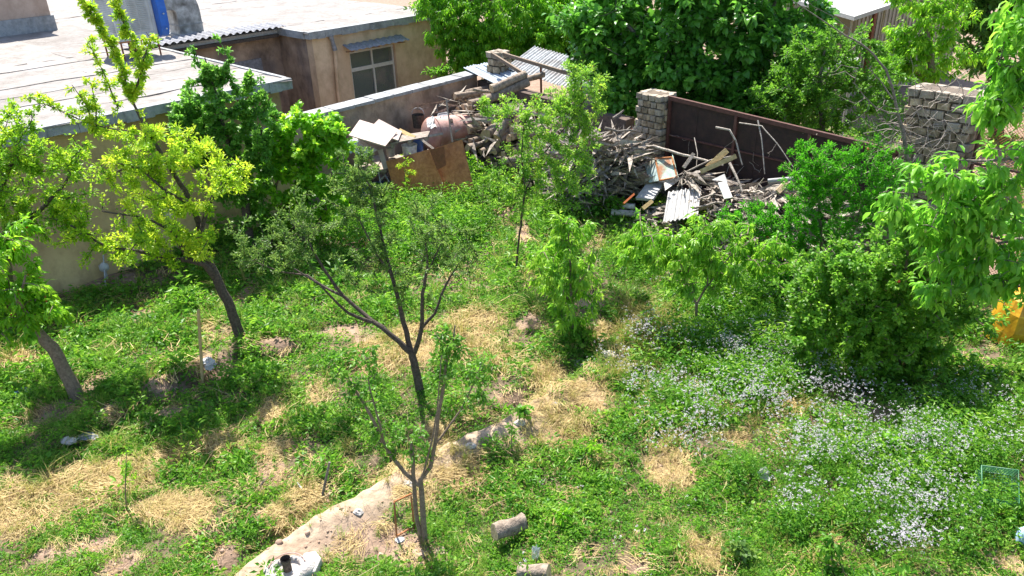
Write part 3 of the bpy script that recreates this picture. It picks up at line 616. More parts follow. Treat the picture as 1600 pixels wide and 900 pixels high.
k1 = (AY(1475, 150, 12.0))[:2]; pz2 = AY(1480, 150, 12.0)[2]
pillar('brick_pillar', 'wide rough brick pillar draped in dead vines near the walnut branches', k1+fn*.2, 1.05, .55, pz2+.08, 21, 5, 2)
pc3 = AY(774, 95, 19.6)[:2]; pillar('small_brick_pillar', 'small brick pillar top beside the corrugated lean-to roof', pc3+fn*.1, .45, .4, AY(774, 80, 19.6)[2], 15, 2, 2)
# plinth under the gate
b_ = MB(); ga = pc1+fu*.36; gb = k1-fu*.55; th = fn*.3
pl_ = empty('stone_plinth', P3(ga, 0), 'low rough stone plinth under the brown gate, half buried in brushwood', 'plinth'); b_.hexa([P3(ga, -.3), P3(gb, -.3), P3(gb+th, -.3), P3(ga+th, -.3), P3(ga, .42), P3(gb, .42), P3(gb+th, .42), P3(ga+th, .42)]); b_.build('core', mortar, pl_)
Lg = np.linalg.norm(gb-ga); ang = math.atan2(fu[1], fu[0])
for r_ in range(3):
    for i in range(int(Lg/.22)):
        o = bpy.data.objects.new('brick', random.choice(BR)); COL.objects.link(o); o.parent = pl_; p = ga+fu*(i+.5+.4*(r_ % 2))*.22-fn*.03
        o.location = Vector((p[0], p[1], .07+r_*.14))-pl_.location; o.scale = (.2, .13, .125); o.rotation_euler = (random.uniform(-.05, .05), random.uniform(-.05, .05), ang+random.uniform(-.05, .05))
# ---- brown steel gate
gt = empty('steel_gate', P3((ga+gb)/2, .42), 'long dark brown steel gate between the two brick pillars', 'gate')
zt1 = AY(1044, 154, ga[1])[2]; zt2 = min(zt1, AY(1396, 240, gb[1])[2]); ztp = lambda t: zt1+(zt2-zt1)*t; print('gate', zt1, zt2, ga, gb)
def gp(t, z, d=0): p = ga+(gb-ga)*t+fn*(.12+d); return P3(p, z)
np_ = 7
for i in range(np_):
    a_, c_ = i/np_, (i+1)/np_+.003; d_ = .006*(i % 2); b_ = MB(); b_.hexa([gp(a_, .45, d_), gp(c_, .45, d_), gp(c_, .45, .02+d_), gp(a_, .45, .02+d_), gp(a_, ztp(a_)-.04, d_), gp(c_, ztp(c_)-.04, d_), gp(c_, ztp(c_)-.04, .02+d_), gp(a_, ztp(a_)-.04, .02+d_)]); b_.build('panel', steel_brown, gt)
for (z, z2_, hh) in ((zt1, zt2, .04), (.48, .48, .03), (zt1-.75, zt2-.6, .012)):
    b_ = MB(); b_.box((gp(0, z, -.02)+gp(1, z2_, -.02))/2, (gp(1, z2_)-gp(0, z))/2, P3(fn, 0)*.03, (0, 0, hh)); b_.build('rail', steel_frame, gt)
for t in (.006, .335, .66, .99):
    b_ = MB(); b_.box((gp(t, .515, -.03)+gp(t, ztp(t)-.045, -.03))/2, P3(fu, 0)*.028, P3(fn, 0)*.028, (0, 0, (ztp(t)-.56)/2)); b_.build('upright', steel_frame, gt)
# ---- mesh fence past the pillar
ma = k1+fu*.6; mb_ = ma+fu*3.2; mz = pz2-.02
mf = empty('wire_mesh_fence', P3((ma+mb_)/2, 0), 'rusty wire mesh fence in a brown frame right of the wide brick pillar', 'fence')
def mp_(t, z): p = ma+(mb_-ma)*t+fn*.1; return P3(p, z)
for z in (mz, 2.0, .9, .2):
    b_ = MB(); b_.tube([mp_(0, z), mp_(1, z)], .022, 6); b_.build('rail', steel_frame, mf)
for t in (0, .33, .66, 1.):
    b_ = MB(); b_.tube([mp_(t, -.1), mp_(t, mz)], .025, 6); b_.build('post', steel_frame, mf)
b_ = MB(); Lm = 3.2; st_ = .05; k = int(Lm/st_)+int(mz/st_)
for i in range(k):
    for sg in (1, -1):
        s0 = i*st_-mz if sg > 0 else i*st_; p = []
        for z in (.2, mz):
            pass
        x0, x1 = s0, s0+sg*(mz-.2); z0, z1 = .2, mz
        if sg > 0:
            if x0 < 0: z0 += -x0; x0 = 0
            if x1 > Lm: z1 -= x1-Lm; x1 = Lm
        else:
            if x0 > Lm: z0 += x0-Lm; x0 = Lm
            if x1 < 0: z1 -= -x1; x1 = 0
        if z1 > z0+.05: b_.tube([mp_(x0/Lm, z0), mp_(x1/Lm, z1)], .0035, 3, cap=False)
mo_ = b_.build('wire_mesh', rust, mf); mo_['kind'] = 'stuff'
# ================================================================ LEAN-TO ROOF
ln = empty('corrugated_lean_to', AY(830, 110, 19.0)*np.array([1, 1, 0]), 'low corrugated roof on a dark steel frame behind the firewood', 'shed roof')
A0, A1, A2, A3 = AY(788, 106, 19.6), AY(930, 152, 17.8), AY(985, 105, 19.2), AY(835, 72, 21.4)
for i in range(5):
    t0 = i/5; a_ = A0+(A1-A0)*t0; c_ = (A1-A0)/5*1.06; corr(a_+np.array([0, 0, .01*(i % 2)]), (A3-A0)*1.0, c_, 6, .018, galv_dirty, 'roofing_sheet', ln)
for (x0, y0, x1, y1, z0, z1) in ((778, 82, 912, 122, 19.6, 17.7), (768, 84, 822, 118, 19.3, 18.0)):
    b_ = MB(); p, q_ = AY(x0, y0, z0), AY(x1, y1, z1); b_.box((p+q_)/2, (q_-p)/2, (0.02, .02, 0), (0, 0, .04)); b_.build('beam', bark_brown, ln)
for x, y, z in ((845, 103, 18.65), (780, 84, 19.55), (908, 122, 17.75)):
    p = AY(x, y, z); b_ = MB(); b_.tube([p, p*np.array([1, 1, 0])], .03, 6); b_.build('post', rust_dark, ln)
# ================================================================ BUILDINGS BEYOND THE STREET
Zp = 2.6; a_ = AY(1335, 50, 24.0); c_ = AY(1460, 60, 26.0)
bb_ = empty('clad_building', P3(a_[:2], 0), 'beige ribbed metal clad building across the street behind the cherry tree', 'building')
uu = (c_[:2]-a_[:2])*1.3; nb_ = 30
b_ = MB(); nrm = np.array([-uu[1], uu[0]]); nrm /= np.linalg.norm(nrm)
b_.hexa([P3(a_[:2], -.2), P3(a_[:2]+uu, -.2), P3(a_[:2]+uu+nrm*4, -.2), P3(a_[:2]+nrm*4, -.2), P3(a_[:2], 4.5), P3(a_[:2]+uu, 4.5), P3(a_[:2]+uu+nrm*4, 4.5), P3(a_[:2]+nrm*4, 4.5)]); b_.build('wall', brown_wall, bb_)
for i in range(nb_):
    p = a_[:2]+uu*(i+.5)/nb_-nrm*.015; b_ = MB(); b_.box(P3(p, 2.1), P3(uu/np.linalg.norm(uu), 0)*.03, P3(nrm, 0)*.02, (0, 0, 2.3)); b_.build('rib', brown_wall, bb_)
b_ = MB(); p = PL(1366, 25, P3(a_[:2]-nrm*.05, 0), P3(nrm, 0)); b_.box(p*np.array([1, 1, 0])+np.array([0, 0, 2.2]), P3(uu/np.linalg.norm(uu), 0)*.06, P3(nrm, 0)*.05, (0, 0, 2.3)); b_.build('post', rust_dark, bb_)
pr_ = empty('pale_porch_roof', AY(1320, 10, 22.5)*np.array([1, 1, 0]), 'pale flat porch roof across the street under the big mulberry tree', 'roof')
z_ = 3.0; q4 = [Z(1225, -5, z_), Z(1335, 26, z_), Z(1398, 5, z_), Z(1290, -40, z_)]
b_ = MB(); b_.slab(q4, .1); b_.build('roof', white_p, pr_)
for i_2, q_ in enumerate(q4):
    b_ = MB(); d_ = np.mean(q4, axis=0)-q_; d_ /= np.linalg.norm(d_); x_ = q_+d_*.3; b_.tube([x_*np.array([1, 1, 0]), x_-np.array([0, 0, .105])], .03, 8); b_.build('post', brown_wall, pr_)
# pale parked cover seen through leaves
b_ = MB(); p = AY(1318, 92, 19.0); b_.tube([p+np.array([-.35, 0, -.25]), p+np.array([.35, .1, -.25])], [.3, .28], 10); b_.tube([p+np.array([-.3, 0, -.5]), P3(p[:2]+np.array([-.3, 0]), 0)], .04, 5); b_.tube([p+np.array([.3, .1, -.5]), P3(p[:2]+np.array([.3, .1]), 0)], .04, 5)
quick('water_drum', b_, white_p, 'white drum on legs glimpsed through the trees across the street', 'drum')
# ================================================================ SCRAP PILE by the boundary wall
def quad(pts, th, m, name, label, cat, group=None, bevel=0):
    b_ = MB(); b_.slab([np.array(p, float) for p in pts], th); return quick(name, b_, m, label, cat, group, bevel=bevel)
def AYq(l): return [AY(*p) for p in l]
def A8(x, y, Yv): return AY(x, y, Yv-.8)
def A8q(l): return [A8(*p) for p in l]
quad(A8q([(621, 318, 16.4), (702, 310, 16.35), (671, 233, 16.75), (603, 252, 16.85)]), .006, rust, 'rusty_steel_sheet', 'largest orange rusty steel sheet leaning at the front of the scrap pile', 'steel sheet')
quad(A8q([(696, 310, 16.4), (741, 296, 16.3), (722, 218, 16.8), (672, 234, 16.9)]), .006, rust, 'rusty_steel_sheet', 'rusty sheet leaning behind the largest orange one, right beneath the tank', 'steel sheet')
quad(A8q([(683, 266, 16.36), (697, 258, 16.34), (694, 229, 16.44), (671, 233.5, 16.46)]), .005, rust_dark, 'rusty_steel_offcut', 'darker brown square offcut overlapping the top of the rusty sheets', 'steel sheet')
quad([AY(545, 211, 15.7), AY(602, 228, 15.7), AY(621, 205, 16.6), AY(562, 187, 16.6)], .025, ply_pink, 'pale_board', 'pale pink board tilted on top of the scrap pile, the frontmost one', 'board')
quad([AY(575, 203, 16.2), AY(622, 219, 16.2), AY(628, 205, 16.9), AY(592, 186, 16.9)], .025, ply_pink, 'pale_board', 'pale pink board half hidden under the frontmost pink board', 'board')
quad([AY(540, 226, 15.6), AY(568, 247, 15.5), AY(590, 234, 16.0), AY(553, 213, 16.2)], .02, white_dirty, 'dirty_white_board', 'dirty white board sloping under the pink boards at the left end', 'board')
quad([AY(537, 232, 15.4), AY(549, 240, 15.4), AY(561, 220, 15.6), AY(548, 218, 15.6)], .02, galv, 'bent_tin_sheet', 'bluish bent tin sheet at the left tip of the scrap pile', 'tin sheet')
# slatted pallet
pal = empty('pallet', Z(645, 222, .5), 'weathered grey slatted pallet between the pink boards and the tank', 'pallet')
A_, B_, C_, D_ = AY(610, 224, 16.2), AY(668, 213, 16.5), AY(672, 204, 16.9), AY(622, 211, 16.8)
for i in range(5):
    t = i/5; b_ = MB(); b_.slab([A_+(D_-A_)*t, B_+(C_-B_)*t, B_+(C_-B_)*(t+.15), A_+(D_-A_)*(t+.15)], .02); b_.build('slat', board_grey, pal)
for t in (.05, .5, .95):
    b_ = MB(); p = A_+(B_-A_)*t; q_ = D_+(C_-D_)*t; b_.box((p+q_)/2-np.array([0, 0, .065]), (q_-p)/2, (.03, 0, 0), (0, 0, .04)); b_.build('bearer', board_grey, pal)
def plank(x0, y0, Y0, x1, y1, Y1, w_, th, m, name, label, cat='plank', group=None):
    p, q_ = A8(x0, y0, Y0), A8(x1, y1, Y1); d = q_-p; s_ = np.cross(d, fw); s_ /= np.linalg.norm(s_); n3 = np.cross(d, s_); n3 /= np.linalg.norm(n3)
    b_ = MB(); b_.box((p+q_)/2, d/2, s_*w_/2, n3*th/2); return quick(name, b_, m, label, cat, group)
plank(567, 245, 16.9, 593, 263, 16.75, .085, .02, plank_m, 'plank', 'short yellowish plank poking out below the dirty white board')
plank(594, 234, 17.1, 603, 264, 16.9, .11, .02, ply_pink, 'plank', 'pinkish plank standing upright left of the largest rusty sheet')
plank(624, 203, 17.8, 648, 215, 17.3, .08, .02, plank_m, 'plank', 'light yellow plank lying across the slatted pallet')
plank(608, 224, 17.2, 692, 209, 17.5, .05, .05, board_grey, 'beam', 'long grey beam under the pallet in front of the tank', 'beam')
plank(656, 216, 17.3, 678, 233, 17.0, .05, .03, board_grey, 'beam', 'short grey strut dropping from the pallet to the rusty sheet', 'beam')
# tank
tk = empty('rusty_tank', A8(700, 240, 17.9)*np.array([1, 1, 0]), 'pinkish brown primed steel tank lying on its side by the plastered wall', 'tank')
a_, c_ = AY(668, 209, 17.4), AY(740, 203, 18.3); d = (c_-a_); L_ = np.linalg.norm(d); d /= L_
prof = [(0, .02), (.01, .27), (.06, .34), (.1, .37), (L_*.5, .385), (L_-.12, .38), (L_-.03, .35), (L_+.03, .25), (L_+.06, .02)]
b_ = MB(); b_.tube([a_+d*x for x, r in prof], [r for x, r in prof], 20, cap=False); b_.build('shell', tank_m, tk)
for x in (.12, L_-.14): b_ = MB(); b_.tube([a_+d*(x-.008), a_+d*(x+.008)], .391, 20, cap=True); b_.build('weld_band', tank_m, tk)
b_ = MB(); x_ = a_+d*(L_*.52)+np.array([0, -.22, .26]); b_.tube([x_, x_+np.array([.02, -.10, .10])], .045, 10); b_.build('port', bark_dark, tk)
for x in (.25, L_-.25): b_ = MB(); p = a_+d*x; b_.box(p*np.array([1, 1, .5])-np.array([0, 0, .17]), (.07, 0, 0), (0, .28, 0), (0, 0, p[2]/2-.18)); b_.build('cradle', board_grey, tk)
b_ = MB(); p = a_+d*.05+np.array([0, -.12, .36]); vs = []
for i in range(9):
    for j in range(5): vs.append(p+d*(i*.055)+np.array([0, -.24+.09*j, .02+.03*math.sin(i*2+j)-.05*abs(j-3)])+np.array([random.uniform(-.02, .02)]*3))
b_.add(vs, [(i*5+j, i*5+j+1, i*5+j+6, i*5+j+5) for i in range(8) for j in range(4)]); o = quick('torn_white_sheet', b_, white_dirty, 'torn whitish plastic sheet draped over the left end of the tank', 'plastic sheet')
md = o.modifiers.new('t', 'SOLIDIFY'); md.thickness = .006
plank(697, 155, 18.1, 707, 222, 17.6, .035, .03, bark_grey, 'stick', 'thin upright stick leaning against the tank', 'stick')
# grey tray leaning above the tank
tr = empty('grey_metal_tray', AY(692, 186, 17.9), 'small grey framed metal tray propped above the tank', 'tray')
qs = A8q([(682, 192, 18.5), (700, 190, 18.5), (699, 176, 18.7), (685, 178, 18.7)]); b_ = MB(); b_.slab(qs, .01); b_.build('pan', lead_grey, tr)
for i in range(4): b_ = MB(); b_.tube([qs[i], qs[(i+1) % 4]], .014, 6); b_.build('rim', galv_dirty, tr)
# bucket on wall
bk = empty('rusty_bucket', AY(655, 198, 17.95), 'dark rusty bucket hanging on the plastered wall left of the tank', 'bucket')
p = AY(654, 199, 17.95); q_ = AY(653, 179, 17.95); b_ = MB(); b_.tube([p, q_], [.12, .145], 14, cap=False); b_.add([p+np.array([.12*math.cos(a), .12*math.sin(a), .01]) for a in np.linspace(0, 6.28, 13)[:-1]], [tuple(range(12))]); b_.build('pail', bark_dark, bk)
b_ = MB(); b_.tube([q_+np.array([.145*math.cos(a), 0.02, .16*math.sin(a)]) for a in np.linspace(0, math.pi, 9)], .008, 5); b_.build('handle', galv_dirty, bk)
# pails and pieces in the shade below the boards
for (x, y, Yv, r, h, m, lab) in ((641, 236, 17.3, .17, .26, white_dirty, 'whitish plastic pail in the shade under the pallet'), (611, 236, 17.4, .10, .2, concrete, 'small whitish tub in the shade left of the pail'), (652, 229, 17.7, .16, .3, dark_blue, 'dark blue pail standing behind the whitish one')):
    p = A8(x, y+8, Yv); b_ = MB(); b_.tube([p, p+np.array([0, 0, h])], [r*.85, r], 14, cap=False); b_.tube([p+np.array([0, 0, h-.02]), p+np.array([0, 0, h])], [r*1.05, r*1.05], 14, cap=False); b_.add([p+np.array([r*.85*math.cos(a), r*.85*math.sin(a), .005]) for a in np.linspace(0, 6.28, 13)[:-1]], [tuple(range(12))]); quick('pail', b_, m, lab, 'pail')
b_ = MB(); b_.tube(A8q([(595, 281, 16.9), (602, 274, 16.9), (608, 284, 16.8), (600, 290, 16.8)]), .025, 8); quick('bent_white_pipe', b_, white_p, 'bent white pipe in the dark gap left of the largest rusty sheet', 'pipe')
b_ = MB(); p = A8(607, 300, 16.6); b_.tube([p, p+np.array([0, 0, .12])], [.16, .13], 14); quick('rusty_pan', b_, rust_dark, 'upturned reddish brown pan at the foot of the largest rusty sheet', 'pan')
b_ = MB(); p = A8(575, 285, 17.1); b_.aabb(p[0]-.35, p[0]+.3, p[1]-.2, p[1]+.3, 0, .35); quick('dark_crate', b_, dark_blue, 'dark blue crate in the shade below the sloping boards', 'crate', bevel=.01)
b_ = MB(); b_.tube(A8q([(590, 262, 16.8), (597, 300, 16.7)]), .014, 5); quick('thin_rod', b_, galv_dirty, 'thin grey rod standing in the dark gap of the scrap pile', 'rod')
b_ = MB()
for i in range(34):
    p = np.array([-2.7+random.uniform(-.8, 1.2), 16.6+random.uniform(-.4, .4), 0]); b_.box(p+np.array([0, 0, random.uniform(.05, .9)]), (random.uniform(.1, .3), random.uniform(-.1, .1), random.uniform(-.05, .05)), (0, random.uniform(.1, .25), 0), (0, 0, random.uniform(.02, .07)))
tag(b_.build('scrap_heap', board_grey), kind='stuff')
corr(AY(748, 192, 18.2), AY(768, 204, 17.8)-AY(748, 192, 18.2), AY(762, 184, 18.6)-AY(748, 192, 18.2), 5, .014, galv, 'corrugated_sheet', None, label='small pale blue corrugated offcut right of the tank', cat='corrugated sheet')
# ================================================================ FIREWOOD
def log_mesh(sd_, m=(wood_log, wood_cut)):
    r_ = np.random.default_rng(sd_); pts = []; rr = []
    for i in range(5): pts.append(np.array([(i/4-.5), 0, 0])+np.array([0, r_.normal()*.005, r_.normal()*.005])); rr.append(.5*(.9+.2*r_.random()))
    mb = MB(); mb.tube(pts, 1, 10, 0, True, 1); v = np.array(mb.v)
    ax = np.repeat(np.array([p for p in pts]), 10, 0)
    mb.v = [tuple(q) for q in mb.v]
    o = mb.build('log', list(m), link=False); me = o.data; bpy.data.objects.remove(o)
    for i, vt in enumerate(me.vertices):      # squash to unit radius .5 with knots
        k = vt.co; x = k.x; ra = math.hypot(k.y, k.z); a = math.atan2(k.z, k.y); f = .5*(.88+.13*math.sin(a*2+sd_)+.09*math.sin(a*3+x*6)+.06*math.sin(a*5-x*9))
        vt.co = Vector((round(x*4)/4, k.y/ra*f+.04*math.sin(x*4+sd_), k.z/ra*f))
    return me
LOGS = [log_mesh(i) for i in range(7)]
def put(name, me, p, q_, dia, label, cat, group=None, roll=None):
    p, q_ = Vector(p), Vector(q_); d = q_-p; o = bpy.data.objects.new(name, me); COL.objects.link(o)
    o.location = (p+q_)/2; qr = d.to_track_quat('X', 'Z'); o.rotation_euler = (qr @ Euler((roll if roll is not None else random.uniform(0, 6), 0, 0)).to_quaternion()).to_euler(); o.scale = (d.length, dia, dia); return tag(o, label, cat, group)
dirl = -fn  # towards the garden
nlog = 0
for row in range(10):
    for c_ in range(20):
        sx = .55+c_*.19+(row % 2)*.1+random.uniform(-.03, .03)
        top = 1.85-.03*c_-(.25*(c_-16) if c_ > 16 else 0)
        z = .28+row*.175
        if z > top or random.random() < .04: continue
        Ll = random.uniform(.8, 1.3); st0 = fA+fu*sx+dirl*(.15+random.uniform(0, .15)); out = max(0, (8-row))*.12+random.uniform(-.1, .15)
        a_ = st0+dirl*(out*.3); c2 = a_+dirl*Ll+dirl*out*.3
        put('firewood_log', LOGS[nlog % 7], P3(a_, z+random.uniform(-.04, .04)), P3(c2+fu*random.uniform(-.3, .3), z+random.uniform(-.13, .1)), random.uniform(.12, .22), 'split firewood log in the long stack against the street wall', 'log', 'firewood logs stacked against the street wall'); nlog += 1
for i in range(34):   # loose logs tumbled at the front of the stack
    p = np.array(AY(random.uniform(812, 900), random.uniform(215, 300), random.uniform(15.6, 16.8))); p[2] = max(.25, min(p[2], 1.0)); a = random.uniform(0, 3.1); d = np.array([math.cos(a), math.sin(a), random.uniform(-.3, .3)])*random.uniform(.25, .5)
    put('firewood_log', LOGS[i % 7], p-d, p+d, random.uniform(.11, .19), 'loose firewood log tumbled in front of the long stack', 'log', 'loose firewood logs before the stack')
big = [((768, 139, 17.4), (821, 117, 18.0), .20, 'thick bark covered log on top of the stack beside the corrugated sheets'),
       ((760, 157, 17.3), (825, 128, 17.9), .19, 'second thick log on the stack just below the topmost one'),
       ((738, 140, 17.2), (766, 144, 17.5), .06, 'thin pale branch end jutting left from the top of the stack'),
       ((758, 212, 16.9), (779, 200, 17.3), .33, 'short fat reddish stump beside the tank'),
       ((790, 192, 16.6), (776, 214, 16.4), .2, 'grey log right of the short fat stump'),
       ((805, 130, 18.2), (850, 116, 18.6), .16, 'pale log at the back of the stack under the steel beam'),
       ((877, 155, 17.4), (900, 148, 17.9), .16, 'orange brown split log at the right end of the stack')]
for a_, c_, dd, lb in big: put('thick_log', LOGS[3], AY(*a_), AY(*c_), dd, lb, 'log')
# ================================================================ BRUSHWOOD
def stick_mesh(sd_, bend=.12, fork=True, side=5):
    r_ = np.random.default_rng(sd_); k = 7; pts = [np.array([i/k-.5, 0, 0]) for i in range(k+1)]; c_ = np.zeros(3)
    for i in range(k+1): c_ = c_+np.array([0, r_.normal()*bend*.25, r_.normal()*bend*.25]); pts[i] = pts[i]+c_+np.array([0, bend*math.sin(3.1*i/k)*(1 if sd_ % 2 else -1), 0])
    mb = MB(); mb.tube(pts, np.linspace(.016, .005, k+1), side)
    if fork:
        for j in (2, 4, 5):
            if r_.random() < .8: d = np.array([.25, r_.uniform(-.18, .18), r_.uniform(-.15, .15)]); mb.tube([pts[j], pts[j]+d*.5, pts[j]+d+np.array([0, .02, .02])], [.008, .005, .003], 4)
    o = mb.build('stick', twig_pale, link=False); me = o.data; bpy.data.objects.remove(o); return me
STK = [stick_mesh(i) for i in range(10)]
def clear_of_junk(g):
    while True:
        p, v = g(); d = np.array(p)-CP; dp = d@fw; x = 800+F*(d@rt)/dep_ if False else 800+F*(d@rt)/dp; y = 450-F*(d@up)/dp
        if not ((985 < x < 1066 and 236 < y < 322) or (1030 < x < 1104 and 280 < y < 352) or (940 < x < 1010 and 305 < y < 345)): return p, v
def sticks(npc, gen, label, group, name='stick', length=(.6, 1.6)):
    for i in range(npc):
        p, dvec = clear_of_junk(gen); L_ = random.uniform(*length); dvec = np.array(dvec)/np.linalg.norm(dvec)
        o = bpy.data.objects.new(name, STK[random.randrange(10)]); COL.objects.link(o); o.location = Vector(p); q_ = Vector(dvec).to_track_quat('X', 'Z')
        o.rotation_euler = (q_ @ Euler((random.uniform(0, 6), 0, 0)).to_quaternion()).to_euler(); t_ = random.uniform(.6, 1.7)*1.0; o.scale = (L_, L_*t_*.8, L_*t_*.8); tag(o, label, 'stick', group)
gnv = np.array([-(gb-ga)[1], (gb-ga)[0]])/np.linalg.norm(gb-ga); gnv = gnv if gnv[1] > 0 else -gnv
def heapR():   # right heap, along the gate
    t = random.random(); u_ = random.gauss(0, .42); p = ga+(gb-ga)*(.03+.86*t)-gnv*(.75+u_*1.0); top = 1.15*math.exp(-((u_)/.75)**2)*(.9+.12*math.sin(t*11))
    a = random.gauss(math.atan2(fu[1], fu[0]), .7); z = random.uniform(.12, max(.2, top)); return P3(p, z), (math.cos(a), math.sin(a), random.gauss(0, .22))
def heapL():   # dark heap between firewood and the pillar
    p = pc1-fu*random.uniform(-.1, 1.9)-fn*random.uniform(.2, 1.6); a = random.uniform(0, 6.28); return P3(p, random.uniform(.1, 1.15)*random.uniform(.5, 1)), (math.cos(a), math.sin(a), random.gauss(.1, .35))
def heapL2():
    x = random.uniform(885, 1000); y = random.uniform(225, 325); p = AY(x, y, random.uniform(14.6, 15.6)); p[2] = max(p[2], .12); a = random.uniform(0, 6.28); return p, (math.cos(a), math.sin(a)*.6, random.gauss(.1, .4))
sticks(190, heapR, 'bare grey stick in the brushwood heap along the brown gate', 'sticks heaped along the gate')
sticks(65, heapL, 'brown stick in the shaded brushwood left of the brick pillar', 'sticks heaped left of the pillar')
sticks(40, heapL2, 'thin dry stick at the front of the brushwood below the firewood', 'sticks in front of the firewood', length=(.4, 1.1))
# uncountable fine twigs
def twigs(npc, gen, name):
    c = []; d = []
    for i in range(npc): p, v = clear_of_junk(gen); c.append(p); d.append(v)
    c = np.array(c); d = np.array(d); L_ = rng.uniform(.12, .8, npc); nr2 = rand_unit(npc)
    o = leafobj(name, c, d, nr2, L_, rng.uniform(.004, .009, npc), 'small', twig_flat); tag(o, kind='stuff'); return o
twig_flat = mat('twig_litter', (.13, .105, .08), (.42, .36, .30), .9, 14, bump=0)
def heapW():
    p = fA+fu*random.uniform(.3, 4.3)-fn*random.uniform(.3, 1.9); a = random.uniform(0, 6.28); return P3(p, random.uniform(.3, 1.75)), (math.cos(a), math.sin(a), random.gauss(0, .4))
twigs(500, heapW, 'twig_litter'); twigs(12000, heapR, 'twig_litter'); twigs(6000, heapL, 'twig_litter'); twigs(3000, heapL2, 'twig_litter')
# bent pale poles over the heap
for pl, r, lb in (([(1118, 199, 14.2), (1140, 203, 14.1), (1150, 220, 14.0), (1160, 258, 13.8)], .022, 'thick pale bent branch standing out of the heap before the gate'),
                  ([(1184, 188, 13.9), (1190, 215, 13.7), (1195, 272, 13.4)], .014, 'thin pale upright shoot in the middle of the gate'),
                  ([(1155, 192, 14.0), (1190, 197, 13.8), (1215, 225, 13.5), (1240, 262, 13.2)], .013, 'long arching pale shoot in front of the gate'),
                  ([(1020, 228, 14.9), (1060, 240, 14.6), (1100, 250, 14.4), (1130, 258, 14.1)], .03, 'long straight pole lying from the brick pillar over the heap'),
                  ([(1040, 330, 14.2), (1070, 270, 14.3), (1110, 250, 14.3), (1150, 243, 14.2)], .02, 'grey curved branch crossing the heap above the white tin'),
                  ([(1140, 255, 13.7), (1152, 278, 13.4), (1160, 300, 13.2)], .028, 'bleached stub leaning down the front of the heap'),
                  ([(1085, 215, 14.9), (1090, 240, 14.6), (1088, 262, 14.4)], .01, 'short forked twig upright against the left end of the gate')):
    b_ = MB(); p, r2_ = densify(AYq(pl), np.linspace(r, r*.6, len(pl)), .1, .012); b_.tube(p, r2_, 7); quick('bent_branch', b_, twig_pale, lb, 'branch')
for (a_, c_, w_, m, lb) in (((1105, 262, 13.9), (1136, 235, 14.1), .10, plank_m, 'orange brown split board on the brushwood heap'), ((1095, 268, 13.8), (1150, 244, 14.0), .08, plank_m, 'long tan board crossing the top of the brushwood heap'),
      ((1128, 285, 13.3), (1138, 310, 13.0), .14, white_dirty, 'dirty white board end sliding off the front of the heap'), ((1004, 326, 14.0), (1019, 314, 14.2), .07, plank_m, 'short pale stub of wood below the white panel'),
      ((974, 318, 14.3), (991, 303, 14.6), .035, orange_m, 'orange brown lath beside the white panel'), ((1068, 262, 14.2), (1084, 240, 14.4), .06, board_grey, 'grey stub standing beside the green cabinet'),
      ((1215, 300, 12.9), (1228, 286, 13.1), .09, wood_cut, 'pale cut stub at the right foot of the heap'), ((1234, 318, 12.6), (1246, 305, 12.7), .09, wood_cut, 'pale broken stub beside the pomegranate bush')):
    plank(*a_, *c_, w_, .03, m, 'board', lb, 'board')
# roots / curved thick branches
for pl, r, lb in (([(938, 290, 15.0), (960, 270, 15.1), (985, 240, 15.3)], .06, 'thick dark curved root in the brushwood left of the pillar'), ([(958, 185, 15.3), (968, 178, 15.4), (975, 172, 15.4)], .03, 'pale bent branch end in the dark gap left of the pillar'),
                  ([(945, 200, 15.0), (965, 205, 15.0), (985, 203, 15.0), (1000, 207, 15.1)], .03, 'grey branch reaching to the left face of the pillar'), ([(915, 212, 15.0), (940, 216, 15.0), (960, 210, 15.0)], .035, 'gnarled grey branch on top of the left brushwood')):
    b_ = MB(); p, r2_ = densify(AYq(pl), np.linspace(r, r*.6, len(pl)), .1, .02); b_.tube(p, r2_, 8); quick('curved_branch', b_, bark_grey, lb, 'branch')
quad(AYq([(985, 211, 15.1), (992, 205, 15.1), (988, 200, 15.15), (983, 203, 15.15)]), .01, orange_m, 'orange_scrap', 'small bright orange scrap left of the brick pillar', 'scrap')
# rusty green cabinet
cb = empty('metal_cabinet', AY(1035, 285, 14.6), 'rusted pale green metal cabinet lying open beside the white panel', 'cabinet')
f1 = AYq([(1031, 282, 14.35), (1058, 277, 14.35), (1050, 246, 14.75), (1024, 248, 14.75)]); back = np.array([-.20, .12, -.02]); sd3 = AYq([(1014, 285, 14.55), (1007, 256, 14.95)])
b_ = MB(); b_.slab(f1, .02); b_.build('door', cab_green, cb)
b_ = MB(); b_.slab([sd3[0], f1[0]-np.array([.012, 0, .0]), f1[3]-np.array([.012, 0, 0]), sd3[1]], .02); b_.build('side_panel', cab_blue, cb)
for i in range(4): b_ = MB(); b_.tube([f1[i], f1[(i+1) % 4]], .02, 6); b_.build('rim', rust, cb)
b_ = MB(); b_.slab([f1[1]+np.array([.03, 0, 0]), f1[1]+np.array([.06, .25, 0.0]), f1[2]+np.array([.06, .25, 0]), f1[2]+np.array([.03, 0, 0])], .015); b_.build('side_panel', cab_green, cb)
b_ = MB(); b_.box(AY(1008, 277, 14.7), (.16, -.05, -.07), (.03, .1, 0), (.02, 0, .07)); quick('open_drawer', b_, bark_brown, 'brown wooden drawer box wedged left of the green cabinet', 'drawer')
quad(AYq([(993, 309, 14.2), (1020, 311, 14.0), (1038, 285, 14.5), (1010, 287, 14.6)]), .05, white_p, 'white_board', 'clean white flat panel in front of the green cabinet', 'panel')
quad(AYq([(1038, 285, 14.3), (1040, 297, 14.1), (1058, 284, 14.4), (1052, 279, 14.5)]), .02, white_dirty, 'dirty_white_sheet', 'greyish white sheet between the white panel and the sticks', 'sheet')
